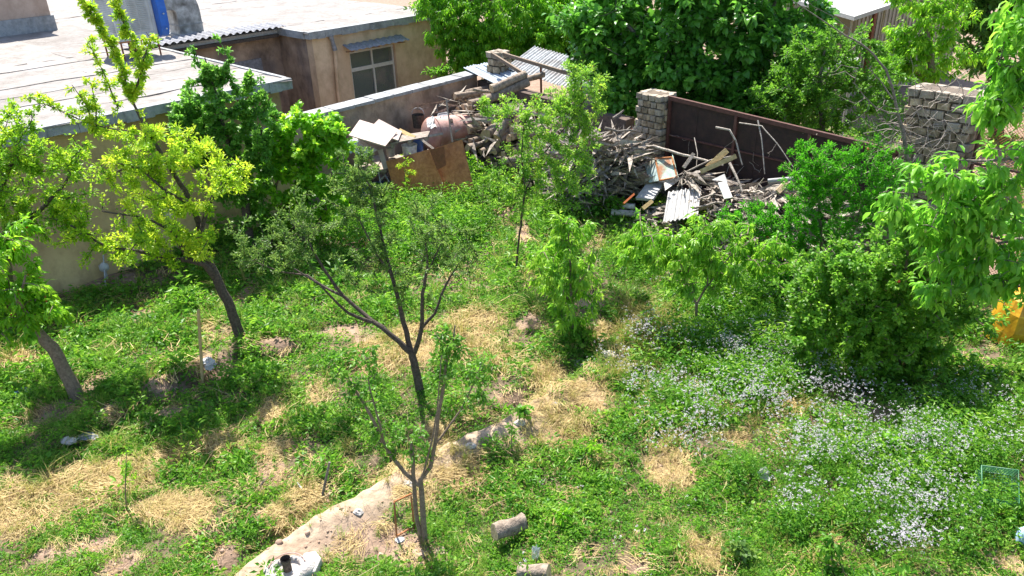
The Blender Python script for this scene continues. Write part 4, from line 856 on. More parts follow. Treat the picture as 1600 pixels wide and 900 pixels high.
p = AYq([(1036, 347, 13.2), (1066, 343, 13.1), (1096, 291, 14.0), (1044, 300, 14.1)])
corr(p[0], p[3]-p[0], p[2]-p[3], 8, .017, white_p, 'white_corrugated_sheet', None, label='white corrugated sheet dappled with leaf shadows below the heap', cat='corrugated sheet')
quad(AYq([(1128, 283, 13.6), (1136, 285, 13.5), (1131, 272, 13.7), (1112, 281, 13.8)]), .02, white_p, 'white_chunk', 'small white broken slab lying on the heap before the gate', 'slab')
for (a_, c_, r, lb, m) in (((955, 320, 14.5), (992, 323, 14.4), .075, 'whitish roll lying at the front of the brushwood', white_dirty), ((955, 331, 14.3), (1000, 335, 14.2), .07, 'dusty grey pipe on the ground under the whitish roll', concrete)):
    put('roll', log_mesh(3, (m, m)), AY(*a_), AY(*c_), r*2, lb, 'roll')
b_ = MB(); pts = AYq([(974, 308, 14.6), (978, 296, 14.8), (990, 291, 14.9), (1003, 292, 14.9)]); th = np.array([.1, .25, .1]); vs = [q_ for p_ in pts for q_ in (p_, p_+th)]; b_.add(vs, [(2*i, 2*i+1, 2*i+3, 2*i+2) for i in range(3)]); o = quick('curved_tin', b_, rust_dark, 'curled rusty tin sheet behind the white panel', 'tin sheet'); o.modifiers.new('t', 'SOLIDIFY').thickness = .008
b_ = MB(); p = AY(926, 302, 14.9); vs = [p+np.array([.12*math.cos(a)*(1+.3*math.sin(a*5)), .1*math.sin(a), .0]) for a in np.linspace(0, 6.2, 11)]+[p+np.array([.08*math.cos(a), .07*math.sin(a), .2+.03*math.sin(a*3)]) for a in np.linspace(0, 6.2, 11)]
b_.add(vs, [(i, (i+1) % 11, 11+(i+1) % 11, 11+i) for i in range(11)]+[tuple(range(11, 22))]); quick('blue_tin', b_, dark_blue, 'crushed blue tin at the left foot of the brushwood', 'tin')
b_ = MB(); b_.tube(AYq([(1200, 283, 13.0), (1255, 278, 12.8)]), .045, 8); quick('grey_pipe', b_, galv_dirty, 'grey blue pipe lying at the right foot of the heap', 'pipe')
# vines on the wide pillar
def vine(npc, c, wu, hz0, hz1, name, label):
    b_ = MB()
    for i in range(npc):
        a = random.uniform(-wu/2, wu/2); z = random.uniform(hz0, hz1); p = P3(c+fu*a-fn*(.10+random.uniform(0, .12)), z); pts = [p]; d = np.array([random.gauss(0, 1), random.gauss(0, .3), random.gauss(-.3, .8)]); d /= np.linalg.norm(d)
        for j in range(7): d = d+rng.normal(size=3)*.45; d[1] *= .5; d /= np.linalg.norm(d); pts.append(pts[-1]+d*.09)
        b_.tube(pts, random.uniform(.003, .007), 4)
    return quick(name, b_, twig_pale, label, 'vine')
vine(150, k1-fn*.05, 1.1, 1.2, pz2+.1, 'dead_vine', 'tangle of dead grey vine stems on the wide brick pillar')
b_ = MB()
for i in range(12):
    t = random.random(); p = gp(t, ztp(t)+random.uniform(-.9, .1), -.12-random.uniform(0, .1)); pts = [p]; d = np.array([random.gauss(0, .5), 0, -1.])
    for j in range(5): d = d+rng.normal(size=3)*.4; d /= np.linalg.norm(d); pts.append(pts[-1]+d*.09)
    b_.tube(pts, random.uniform(.003, .006), 4)
quick('dead_vine', b_, twig_pale, 'thin dead vine curls hanging on the brown gate', 'vine')
# ================================================================ LOOSE THINGS IN THE GARDEN
def onG(x, y, dz=0): p = np.array(G(x, y)); p[2] += dz; return p
s0 = onG(316, 603); s1 = AY(310, 484, s0[1]+.02)
b_ = MB(); p, r = densify([s0-np.array([0, 0, .05]), s1], [.024, .021], .15, .003); b_.tube(p, r, 7, capmi=None); quick('wooden_stake', b_, plank_m, 'upright yellow wooden stake in the weeds beside the white bag', 'stake')
def crumple(name, c, r, m, label, cat, sd_=1, sq=(1, 1, .8)):
    r_ = np.random.default_rng(sd_); mb = MB(); vs = []; 
    for i in range(7):
        for k in range(10): a = math.pi*(i+.5)/7; b2 = 2*math.pi*k/10; q_ = np.array([math.sin(a)*math.cos(b2), math.sin(a)*math.sin(b2), math.cos(a)])*(r*((.35+1.25*r_.random()) if 'plastic' in m.name else (.7+.6*r_.random()))); vs.append(c+q_*np.array(sq)+np.array([0, 0, r*sq[2]*.7]))
    fs = [(i*10+k, i*10+(k+1) % 10, (i+1)*10+(k+1) % 10, (i+1)*10+k) for i in range(6) for k in range(10)]+[tuple(range(10))[::-1], tuple(range(60, 70))]
    mb.add(vs, fs); return quick(name, mb, m, label, cat)
crumple('white_bag', onG(328, 572), .085, bag_pl, 'crumpled white plastic bag at the foot of the yellow stake', 'bag', 1)
crumple('plastic_bag', onG(1194, 750), .07, bag_pl, 'crumpled clear whitish bag among the white flowers', 'bag', 2, (1, 1, 1.3))
crumple('plastic_bottle_bag', onG(838, 875), .055, clear_pl, 'clear glinting plastic wrapper standing right of the sawn log', 'wrapper', 3, (.7, .7, 1.9))
crumple('blue_bag', onG(38, 618), .10, dark_blue, 'blue plastic bag in the shaded grass at the left', 'bag', 4, (1.3, 1, .5))
crumple('grey_bag', onG(135, 685), .10, lead_grey, 'greyish plastic scrap in the deep shade near the leaning cherry', 'bag', 5, (1.6, .8, .3))
crumple('white_bag', AY(262, 340, 10.4), .11, bag_pl, 'white plastic bag caught in the yellow green plum crown', 'bag', 6, (1, .7, 1))
crumple('white_scrap', onG(548, 565), .05, white_p, 'small white scrap on the soil left of the straw', 'scrap', 7, (1.4, 1, .5))
crumple('white_scrap', onG(475, 655), .03, white_p, 'tiny white cup among the weeds left of the foreground tree', 'scrap', 8)
crumple('white_scrap', onG(625, 845), .035, white_p, 'tiny white scrap beside the rusty rod frame', 'scrap', 9, (1.6, 1, .4))
def rock(x, y, r, label, sd_, m=rock_m, sq=(1.2, .9, .5)):
    o = crumple('rock', onG(x, y, -.02), r, m, label, 'rock', sd_, sq); return o
rock(907, 572, .15, 'large pale angular rock on the ridge below the young peach', 11, sq=(1.3, .8, .45)); rock(950, 556, .09, 'smaller pale rock just right of the largest rock', 12)
rock(462, 525, .06, 'small pale stone near the brown soil patch left of centre', 13); rock(240, 520, .05, 'pale lump in the lawn left of the stake', 14)
rock(352, 578, .05, 'brown clod beside the white bag at the stake', 15, plaster_pink); rock(700, 640, .05, 'pale stone right of the dark trunk', 16)
rock(108, 690, .08, 'dusty pale stone in the shade near the leaning cherry', 17, concrete); 
for x, y, r, lb in ((985, 532, .06, 'small tan stone under the dry grass at the far end of the ridge'), (935, 588, .05, 'tan stone on the ridge just below the largest rock'), (868, 632, .05, 'clay lump on the ridge between the straw tufts'), (812, 662, .06, 'clay lump where the ridge meets the squat weed'),
  (640, 757, .06, 'clay lump on the ditch edge left of the foreground tree'), (655, 868, .07, 'brown clod at the foot of the foreground tree'), (690, 862, .06, 'brown clod right of the foreground trunk'), (676, 880, .05, 'brown clod below the foreground trunk'), (560, 800, .05, 'clay knob on the berm crest'), (735, 697, .05, 'clay knob on the shaded part of the berm')):
    rock(x, y, r, lb, int(x), plaster_pink if 'clod' in lb else concrete, (1.2, .9, .6))
# sawn logs
lg = onG(795, 848, .06); a_ = AY(772, 832, lg[1]-.06); c_ = AY(819, 815, lg[1]+.14)
put('sawn_log', log_mesh(5), a_, c_, .18, 'short sawn log lying in the weeds right of the foreground tree', 'log')
put('sawn_log', log_mesh(6), onG(812, 905, .1), onG(858, 908, .1), .2, 'log end cut off by the bottom edge of the view', 'log')
# concrete well cap
wc = empty('concrete_pipe_cap', onG(460, 893), 'rounded concrete lump with a short black pipe at the bottom edge', 'concrete cap')
c_ = onG(452, 903); b_ = MB(); vs = []
for i, (r, z) in enumerate(((.23, -.05), (.22, .08), (.19, .13), (.135, .15), (.13, .10), (0.12, .09))):
    for k in range(18): a = 2*math.pi*k/18; rr = r*(1+(.16*math.sin(a*2+1)+.08*math.sin(a*5)+.06*math.sin(a*3))*(i < 3)); vs.append(c_+np.array([rr*math.cos(a), rr*math.sin(a), z]))
b_.add(vs, [(i*18+k, i*18+(k+1) % 18, (i+1)*18+(k+1) % 18, (i+1)*18+k) for i in range(5) for k in range(18)]+[tuple(range(90, 108))], 0, True); b_.build('cap', concrete, wc)
b_ = MB(); b_.tube([c_+np.array([-.005, .02, .08]), c_+np.array([-.01, .03, .23])], .042, 14, cap=False); b_.tube([c_+np.array([-.01, .03, .19]), c_+np.array([-.01, .03, .23])], .05, 14, cap=False); b_.tube([c_+np.array([-.005, .02, .12]), c_+np.array([-.007, .024, .16])], .036, 14); b_.build('pipe', bark_dark, wc)
b_ = MB(); b_.tube([c_+np.array([.175*math.cos(a), .175*math.sin(a), .155]) for a in np.linspace(.4, 3.2, 12)], .006, 6); b_.build('pink_hose', tank_m, wc)
c_ = onG(484, 885); b_ = MB(); pl5 = [(-.09, -.14), (.10, -.16), (.13, .02), (.05, .12), (-.07, .10)]
b_.add([c_+np.array([x, y, .0]) for x, y in pl5]+[c_+np.array([x*.95, y*.95, .09+.03*y]) for x, y in pl5], [(4, 3, 2, 1, 0), (5, 6, 7, 8, 9)]+[(i, (i+1) % 5, 5+(i+1) % 5, 5+i) for i in range(5)]); quick('concrete_block', b_, concrete, 'grey broken concrete block against the rounded pipe cap', 'concrete block', bevel=.01)
# rusty rod frame
b_ = MB(); fp = [onG(620, 840, .02), AY(616, 784, onG(620, 840)[1]+.02), AY(642, 772, onG(620, 840)[1]+.22), AY(647, 822, onG(645, 826)[1])]
fr_ = empty('rusty_rod_frame', fp[0], 'thin rusty rectangular rod frame standing left of the foreground trunk', 'frame')
for i in range(4): b_ = MB(); b_.tube([fp[i], fp[(i+1) % 4]], .011, 6); b_.build('rod', rust, fr_)
for (a_, c_, r, m, lb) in (((466, 762), (492, 800), .011, white_dirty, 'thin whitish stick lying in the straw left of the berm'), ((503, 797), (515, 722), .018, bark_grey, 'grey stick propped upright in the weeds near the whitish stick'),
                           ((408, 768), (422, 757), .015, bark_dark, 'short dark twig on the bare soil patch'), ((760, 490), (800, 470), .012, plank_m, 'pale cane lying in the grass behind the straw patch'), ((590, 755), (645, 745), .012, plank_m, 'thin tan stick on the straw by the dark ditch')):
    b_ = MB(); p0_, p1_ = onG(*a_, .08), onG(*c_, .11)
    if lb.startswith('grey stick'): p1_ = AY(515, 722, p0_[1]+.12)
    p, r2_ = densify([p0_, p1_], [r, r*.8], .12, .012); b_.tube(p, r2_, 7); quick('stick', b_, m, lb, 'stick')
# green net basket
gb_ = empty('green_mesh_basket', onG(1550, 790), 'green plastic mesh basket tipped over in the flowers at the right', 'basket')
c0_ = onG(1548, 780, .14); ax = np.array([.15, -.07, .02]); ay = np.array([.05, .14, .10]); az_ = np.array([-.03, -.10, .16])
def bp_(u_, v_, w_): return c0_+ax*u_+ay*v_+az_*w_
for (f0, g0, h0) in (((-1, -1), 'uv', 0), ((-1, 1), 'u', 1)):
    pass
b_ = MB()
for i in range(13):
    t = -1+i/6
    for w_ in (0,): b_.tube([bp_(t, -1, w_), bp_(t, 1, w_)], .003, 3); b_.tube([bp_(-1, t, w_), bp_(1, t, w_)], .003, 3)
    for s_ in (-1, 1): b_.tube([bp_(t, s_, 0), bp_(t, s_, 1)], .003, 3); b_.tube([bp_(s_, t, 0), bp_(s_, t, 1)], .003, 3)
for i in range(1, 7):
    w_ = i/7
    for s_ in (-1, 1): b_.tube([bp_(-1, s_, w_), bp_(1, s_, w_)], .003, 3); b_.tube([bp_(s_, -1, w_), bp_(s_, 1, w_)], .003, 3)
b_.build('mesh', green_pl, gb_)
for w_ in (0, 1):
    b_ = MB(); b_.tube([bp_(-1, -1, w_), bp_(1, -1, w_), bp_(1, 1, w_), bp_(-1, 1, w_), bp_(-1, -1, w_)], .009, 6); b_.build('rim', green_pl, gb_)
b_ = MB(); c_ = onG(1598, 848); b_.tube([c_, c_+np.array([0, 0, .13]), c_+np.array([0, 0, .17]), c_+np.array([0, 0, .2])], [.075, .08, .05, .03], 12); b_.tube([c_+np.array([0, 0, .195]), c_+np.array([0, 0, .225])], .032, 10); quick('plastic_jug', b_, pale_blue, 'pale blue plastic jug at the right edge of the garden', 'jug')
# yellow tarp covered drum at the right
c_ = onG(1590, 528); vs = []; b_ = MB()
for i, (r, z) in enumerate(((.42, 0), (.40, .25), (.36, .5), (.28, .68), (.1, .74))):
    for k in range(16): a = 2*math.pi*k/16; rr = r*(1+.07*math.sin(a*3+i)+.05*math.sin(a*7)); vs.append(c_+np.array([rr*math.cos(a), rr*math.sin(a), z]))
b_.add(vs, [(i*16+k, i*16+(k+1) % 16, (i+1)*16+(k+1) % 16, (i+1)*16+k) for i in range(4) for k in range(16)]+[tuple(range(64, 80))]); quick('yellow_tarp_bundle', b_, yellow_m, 'orange yellow tarpaulin bundle in the shade under the walnut', 'tarp bundle')
# things at the left wall
wallY = Z(140, 438)[1]
b_ = MB(); p = onG(146, 436); q_ = AY(124, 385, p[1]+.35); b_.box((p+q_)/2, (q_-p)/2, P3(e_, 0)*.13, np.array([0, 0.0, 0])+np.array([-e_[1], e_[0], 0])*.012); quick('leaning_board', b_, lead_grey, 'grey board leaning on the olive wall under the yellow plum', 'board')
b_ = MB(); p = onG(168, 436); b_.tube([p, p+np.array([0, 0, .18])], .02, 7); b_.tube([p+np.array([0, 0, .16]), p+np.array([0, 0, .2]), p+np.array([0, 0, .28]), p+np.array([0, 0, .33])], [.04, .085, .08, .02], 10); quick('white_bulb_object', b_, white_p, 'rounded white head on a short stem at the foot of the olive wall', 'post cap')
b_ = MB(); p = onG(158, 432, .3); b_.box(p+np.array([0, .25, .12]), P3(e_, 0)*.3, (0, 0, .2), P3(n_, 0)*.02); quick('brown_board', b_, rust_dark, 'reddish brown board against the olive wall behind the grey one', 'board')
b_ = MB(); b_.tube([onG(148, 432)+np.array([0, -.1, .5]), onG(153, 432)+np.array([0, .1, .28])], .02, 6); quick('short_pale_stick', b_, plank_m, 'short pale stick resting on the leaning grey board', 'stick')
b_ = MB(); b_.tube([onG(165, 450), onG(160, 445)+np.array([0, .3, .45])], .012, 6); quick('metal_rod', b_, galv_dirty, 'thin metal rod leaning by the rounded white head', 'rod')
LF_quince = leafmat('leaf_quince', [(0.053, 0.147, 0.017), (0.100, 0.245, 0.022), (0.201, 0.363, 0.033)], .48, .42)
LF_pile = leafmat('leaf_small_mixed', [(.06, .16, .02), (.12, .27, .03), (.22, .38, .035), (.38, .46, .05)], .45)
# ================================================================ TREES
def B(x, y): p = G(x, y); return np.array([p[0], p[1], p[2]])
b = B(378, 532)
make_tree('plum_tree', 'plum tree with yellow green leaves and a dark leaning trunk beside the stake', 'tree', b,
 [[(379, 536, 0, .085), (360, 480, 0, .075), (338, 435, 0, .07), (320, 395, 0, .055), (312, 350, .1, .045), (290, 300, .1, .035), (255, 245, 0, .028), (228, 200, 0, .022), (212, 170, 0, .018), (203, 150, 0, .014), (190, 110, 0, .01)],
  [(336, 432, 0, .06), (318, 413, -.1, .045), (295, 407, -.15, .038), (255, 402, -.2, .032), (215, 392, -.3, .028), (165, 385, -.3, .02), (110, 352, -.3, .014)],
  [(314, 360, 0, .035), (330, 310, .2, .028), (350, 270, .2, .018), (375, 245, .2, .01)], [(300, 320, 0, .03), (260, 300, -.3, .02), (215, 260, -.4, .014), (170, 270, -.4, .01)], [(205, 150, 0, .014), (215, 135, 0, .012), (223, 100, 0, .008)],
  [(295, 407, -.1, .03), (270, 360, -.4, .02), (225, 340, -.6, .014), (160, 330, -.5, .01)]],
 [(240, 232, 70, 36, 0, .7, 2.6), (215, 290, 60, 60, -.3, .8, 3), (300, 270, 60, 60, 0, .8, 3), (355, 265, 40, 30, .1, .4, 1.3), (260, 350, 80, 45, -.3, .8, 3), (200, 385, 80, 28, -.3, .6, 2.5), (120, 350, 40, 30, -.3, .4, 1), (290, 395, 40, 22, -.2, .4, 1)],
 LF_yel, bark_dark, Y=b[1], shoots=270, per=56, L=.048, W=.03, leafr=.08, lvbias=.06,
 sprays=[([(203, 150, 0), (190, 105, 0), (165, 55, 0), (145, 25, 0), (125, -10, 0)], 10, 70), ([(207, 150, 0), (222, 110, 0), (205, 60, 0), (190, 30, 0), (183, -5, 0)], 10, 60), ([(205, 205, 0), (165, 200, 0), (120, 185, 0), (75, 165, 0), (44, 152, 0)], 13, 28), ([(150, 205, 0), (135, 165, 0), (112, 132, 0)], 9, 14), ([(150, 205, 0), (150, 165, 0), (142, 130, 0)], 9, 14), ([(185, 170, 0), (160, 110, 0), (138, 66, 0)], 11, 18), ([(240, 220, 0), (232, 195, 0), (225, 180, 0)], 14, 12), ([(222, 100, 0), (235, 60, 0), (228, 50, 0)], 14, 12)])
b = Z(-70, 560)
make_tree('plum_tree', 'smaller yellow green plum tree cut off by the left edge', 'tree', b, [[(-70, 565, 0, .08), (-60, 480, 0, .07), (-40, 420, 0, .06), (10, 360, 0, .04), (60, 330, 0, .03), (100, 290, 0, .02), (120, 250, 0, .012)], [(-40, 420, 0, .05), (0, 300, 0, .04), (30, 230, 0, .02)]],
 [(30, 235, 50, 50, 0, .5, 2.5), (90, 260, 45, 50, 0, .5, 2), (60, 320, 70, 40, 0, .5, 2.5), (15, 290, 40, 60, 0, .5, 2), (100, 330, 35, 30, 0, .3, 1)], LF_yel, bark_dark, shoots=190, per=50, L=.05, W=.032, leafr=.085, lvbias=-.15,
 sprays=[([(20, 230, 0), (40, 205, 0), (52, 182, 0)], 12, 10), ([(0, 240, 0), (5, 210, 0), (15, 180, 0)], 14, 10), ([(100, 260, 0), (125, 235, 0), (130, 225, 0)], 12, 10)])
b = B(122, 622)
make_tree('cherry_tree', 'cherry tree with red fruit and a thick leaning trunk at the left', 'tree', b, [[(124, 628, 0, .10), (105, 585, 0, .085), (82, 545, 0, .08), (62, 522, 0, .07), (40, 500, 0, .06), (10, 470, -.1, .05), (-30, 420, -.1, .04)], [(60, 520, 0, .04), (30, 470, -.3, .02), (40, 430, -.3, .012)], [(20, 480, 0, .04), (15, 420, 0, .03), (5, 370, 0, .02)]],
 [(25, 480, 70, 42, -.2, .5, 3), (10, 430, 50, 40, -.1, .5, 2), (65, 490, 35, 25, -.2, .3, 1), (15, 370, 35, 40, 0, .4, 1.5)], LF_bright, bark_brown, shoots=120, per=30, L=.105, W=.042, tpl='long', droop=.45, leafr=.07, fruit=(red_m, 70, .013, 'cherry'))
b = np.array([*Z(395, 380)[:2], 0]); b[1] = 13.6; b[0] = AY(380, 380, 13.6)[0]
make_tree('dark_plum_tree', 'dense dark green tree before the corner of the olive walled house', 'tree', b, [[(395, 400, 0, .09), (385, 330, 0, .08), (370, 260, 0, .06), (350, 200, 0, .04), (335, 140, 0, .02), (320, 90, 0, .01)], [(385, 330, 0, .05), (330, 260, 0, .035), (300, 200, 0, .02)], [(375, 280, 0, .05), (400, 240, 0, .03), (410, 200, 0, .02)]],
 [(325, 165, 50, 50, 0, .5, 3), (345, 225, 75, 45, 0, .6, 3), (405, 215, 40, 50, 0, .5, 2.4), (300, 190, 40, 35, 0, .5, 1.6), (385, 290, 45, 60, 0, .6, 2), (330, 120, 22, 18, 0, .3, .6), (395, 150, 25, 30, 0, .3, 1), (400, 350, 40, 40, 0, .4, 1)], LF_round, bark_dark, shoots=330, per=56, L=.065, W=.055, tpl='big', leafr=.07,
 sprays=[([(345, 130, 0), (358, 95, 0), (350, 75, 0), (342, 60, 0)], 14, 12), ([(330, 140, 0), (310, 100, 0), (305, 75, 0)], 13, 12)])
b = np.array([AY(480, 400, 13.9)[0], 13.9, 0])
make_tree('mulberry_bush', 'bright broad leaved bush growing in front of the boundary wall', 'bush', b, [[(480, 400, 0, .05), (470, 320, 0, .04), (480, 250, 0, .02), (490, 200, 0, .01)], [(475, 380, 0, .05), (430, 300, 0, .03), (440, 220, 0, .015)], [(480, 390, 0, .04), (520, 300, 0, .03), (530, 230, 0, .015)]],
 [(470, 220, 60, 40, 0, .5, 3), (520, 215, 35, 32, 0, .4, 2), (440, 290, 55, 60, 0, .5, 3), (510, 290, 50, 55, 0, .5, 2.5), (470, 340, 60, 40, 0, .4, 1.5)], LF_bright, bark_brown, shoots=230, per=40, L=.10, W=.085, tpl='big', droop=.15, leafr=.09, lvbias=.0)
b = B(655, 612)
make_tree('plum_tree', 'bare legged plum tree with grey green leaves in the middle of the garden', 'tree', b,
 [[(657, 618, 0, .062), (650, 580, 0, .055), (643, 552, 0, .05), (622, 532, 0, .036), (598, 512, 0, .034), (580, 500, .1, .03), (555, 480, .2, .026), (535, 462, .2, .024), (505, 420, .3, .018), (490, 395, .3, .014), (480, 370, .3, .01)],
  [(580, 503, 0, .025), (545, 490, -.1, .02), (525, 472, -.2, .016), (500, 445, -.3, .012), (460, 420, -.3, .008)], [(643, 552, 0, .04), (638, 530, .1, .036), (628, 490, .1, .032), (622, 465, .1, .028), (612, 430, .1, .024), (600, 385, .2, .018), (590, 340, .2, .014), (578, 290, .2, .01), (560, 260, .2, .008)],
  [(647, 552, 0, .036), (655, 530, -.1, .03), (660, 500, -.1, .026), (660, 460, -.2, .022), (668, 415, -.2, .016), (665, 380, -.2, .01)], [(659, 512, 0, .024), (680, 490, 0, .02), (690, 460, 0, .016), (705, 430, .1, .012), (735, 385, .1, .008)],
  [(535, 462, .2, .02), (510, 450, .3, .016), (480, 430, .4, .014), (440, 425, .4, .01), (400, 410, .4, .006)], [(612, 430, .1, .02), (590, 400, 0, .012), (560, 340, 0, .008)], [(662, 440, 0, .014), (685, 390, 0, .01), (700, 350, 0, .006)]],
 [(575, 300, 38, 65, .2, .4, 3), (545, 290, 40, 50, .2, .3, 2), (475, 350, 55, 55, .3, .5, 2.2), (420, 380, 60, 45, .3, .5, 2.2), (390, 400, 30, 20, .3, .3, .6), (600, 385, 40, 40, .1, .4, 1.4), (690, 380, 60, 50, -.1, .5, 2.2), (660, 340, 40, 40, 0, .4, 1), (720, 420, 40, 40, 0, .4, 1), (560, 420, 40, 40, .1, .4, .8), (640, 450, 50, 30, 0, .4, .8)],
 LF_grey, bark_dark, shoots=390, per=38, L=.042, W=.022, leafr=.045, twig=.004)
b = B(662, 848)
make_tree('apple_tree', 'slender two stemmed apple tree in the foreground beside the rod frame', 'tree', b,
 [[(658, 850, 0, .026), (652, 810, 0, .024), (648, 775, 0, .023), (646, 745, 0, .022), (644, 700, 0, .02), (642, 690, 0, .014)], [(664, 848, 0, .034), (661, 810, 0, .03), (659, 780, 0, .028), (657, 750, 0, .026), (672, 730, 0, .022), (678, 705, 0, .02), (682, 670, 0, .018), (688, 630, 0, .018), (694, 590, 0, .016), (698, 560, 0, .014), (708, 530, 0, .01), (711, 508, 0, .006)],
  [(655, 758, 0, .024), (632, 738, 0, .02), (612, 712, 0, .018), (598, 690, 0, .017), (582, 655, 0, .015), (568, 630, 0, .013), (553, 607, 0, .012)], [(553, 609, 0, .006), (545, 614, 0, .005), (535, 616, 0, .004)], [(600, 692, 0, .012), (590, 650, -.05, .009), (578, 610, -.05, .008), (575, 590, -.05, .006)],
  [(680, 695, 0, .012), (700, 668, 0, .01), (720, 640, 0, .009), (740, 600, .05, .007), (757, 570, .05, .005)], [(660, 745, 0, .012), (675, 690, -.1, .009), (683, 640, -.1, .007), (690, 555, -.1, .005)]],
 [(525, 565, 26, 20, 0, .15, 1.2), (580, 565, 22, 28, 0, .15, 1.5), (572, 610, 28, 30, 0, .15, 1.3), (700, 545, 26, 26, 0, .15, 2), (690, 520, 14, 12, 0, .1, .6), (690, 585, 26, 24, 0, .15, 1.3), (750, 575, 26, 28, 0, .15, 1.5), (735, 620, 26, 20, 0, .15, 1), (600, 665, 34, 30, 0, .2, 1.8), (660, 715, 26, 22, 0, .15, .8), (655, 680, 30, 30, 0, .2, 1), (620, 700, 20, 26, 0, .15, .8)],
 LF_mid, bark_brown, shoots=190, per=13, L=.056, W=.026, tpl='long', droop=.1, leafr=.045, twig=.003, fruit=(apple_m, 16, .017, 'apple'))
b = B(805, 440)
make_tree('young_plum_tree', 'thin stemmed tree with sparse yellowish shoots in front of the firewood', 'tree', b, [[(804, 442, 0, .022), (808, 400, 0, .02), (815, 340, 0, .02), (820, 300, 0, .018), (815, 240, 0, .016), (820, 190, .1, .013), (835, 150, .2, .01)], [(820, 300, 0, .014), (850, 240, .2, .012), (890, 190, .3, .009), (925, 140, .4, .006)], [(816, 280, 0, .012), (790, 240, 0, .009), (775, 190, 0, .006)]],
 [(870, 160, 35, 30, .3, .4, 1.5), (915, 140, 40, 45, .4, .4, 3), (850, 200, 45, 40, .2, .4, 2.2), (795, 170, 40, 22, .1, .3, 1.4), (915, 200, 30, 45, .4, .4, 2), (830, 250, 45, 40, .1, .4, 2.2), (870, 280, 45, 40, .1, .4, 2.2), (800, 300, 30, 35, 0, .3, 1.2), (900, 260, 35, 45, .3, .4, 2), (900, 110, 22, 14, .4, .2, .6), (755, 165, 12, 10, 0, .1, .4)], LF_pile, bark_dark, shoots=500, per=36, L=.045, W=.026, leafr=.07, twig=.004, lvbias=-.05, fruit=(orange_m, 24, .014, 'small_orange_fruit'))
b = B(895, 525)
make_tree('peach_sapling', 'bushy young peach tree with drooping leaves left of centre right', 'tree', b, [[(895, 527, 0, .03), (893, 470, 0, .025), (890, 400, 0, .018), (888, 350, 0, .01)], [(893, 480, 0, .015), (870, 430, 0, .01), (855, 390, 0, .006)], [(893, 470, 0, .015), (920, 420, 0, .01), (930, 380, 0, .006)]],
 [(885, 360, 40, 34, 0, .35, 2), (880, 415, 62, 42, 0, .5, 3), (893, 470, 50, 34, 0, .45, 2)], LF_peach, bark_brown, shoots=130, per=26, L=.13, W=.036, tpl='long', droop=.6, leafr=.05, lvbias=.1)
b = B(1090, 525)
make_tree('peach_sapling', 'young peach tree on a thin stem casting a round shadow on the flowers', 'tree', b, [[(1091, 530, 0, .03), (1089, 490, 0, .026), (1088, 475, 0, .022), (1075, 450, 0, .016), (1060, 400, 0, .01), (1050, 360, 0, .006)], [(1088, 476, 0, .018), (1105, 445, 0, .014), (1110, 390, 0, .01), (1100, 340, 0, .006)], [(1100, 455, 0, .012), (1140, 400, 0, .008), (1180, 370, 0, .005)]],
 [(1200, 400, 50, 35, .2, .4, 1.6), (1010, 370, 40, 34, .2, .4, 1.4), (1060, 385, 55, 40, 0, .4, 2.5), (1110, 360, 45, 32, 0, .4, 2), (1130, 410, 50, 34, 0, .4, 2.3), (1085, 430, 45, 30, 0, .4, 1.6), (1175, 380, 35, 25, .2, .3, 1.2), (985, 385, 28, 30, .4, .3, .9)], LF_peach, bark_brown, shoots=230, per=24, L=.13, W=.036, tpl='long', droop=.7, leafr=.05, lvbias=.05)
b = np.array([AY(1290, 440, 10.9)[0], 10.9, 0])
make_tree('pomegranate_bush', 'dense small leaved pomegranate bush with orange red flowers by the heap', 'bush', b, [[(1290, 480, 0, .04), (1285, 400, 0, .03), (1280, 320, 0, .02), (1270, 260, 0, .01)], [(1292, 480, 0, .04), (1320, 400, 0, .025), (1350, 310, 0, .012)], [(1288, 480, 0, .03), (1240, 400, 0, .02), (1210, 350, 0, .01)]],
 [(1270, 265, 40, 40, 0, .4, 2.2), (1400, 270, 34, 34, .2, .4, 1.4), (1285, 280, 52, 50, 0, .4, 3.4), (1350, 275, 50, 48, .1, .4, 3), (1390, 330, 46, 44, .1, .4, 2.2), (1420, 390, 40, 40, .2, .4, 1.2), (1215, 440, 30, 30, 0, .3, 1), (1270, 340, 50, 50, 0, .5, 3), (1330, 350, 40, 40, 0, .4, 1.6), (1245, 400, 45, 50, -.1, .5, 2.5), (1180, 345, 60, 24, .1, .4, 2.5), (1300, 410, 40, 40, 0, .4, 1.5), (1230, 440, 40, 30, 0, .4, 1)], LF_pom, bark_brown, shoots=1150, per=42, L=.045, W=.018, leafr=.045, fruit=(orange_m, 14, .022, 'flower'))
b = B(1405, 585)
make_tree('quince_bush', 'large leafy shrub with rounded leaves shading the ground at the right', 'bush', b, [[(1405, 590, 0, .05), (1400, 520, 0, .04), (1410, 450, 0, .03), (1420, 380, 0, .015)], [(1403, 585, 0, .04), (1340, 500, 0, .025), (1310, 420, 0, .012)], [(1406, 585, 0, .04), (1460, 500, 0, .025), (1490, 430, 0, .012)]],
 [(1280, 450, 50, 45, .3, .5, 2), (1270, 520, 40, 35, 0, .4, 1.2), (1340, 420, 55, 45, 0, .5, 2.4), (1430, 400, 60, 50, 0, .5, 2), (1340, 490, 60, 50, -.1, .5, 2.8), (1430, 480, 60, 60, -.1, .5, 3), (1390, 545, 75, 38, -.2, .5, 2.6), (1500, 480, 55, 28, .1, .5, 1.8), (1470, 420, 50, 40, .2, .5, 1.8), (1440, 560, 30, 22, -.1, .3, .8), (1410, 340, 30, 30, .2, .3, .7)], LF_quince, bark_brown, shoots=900, per=36, L=.06, W=.042, tpl='big', leafr=.065, lvbias=.05, fruit=(red_m, 8, .02, 'red_flower'))
b = np.array([6.4, 6.3, 0.])
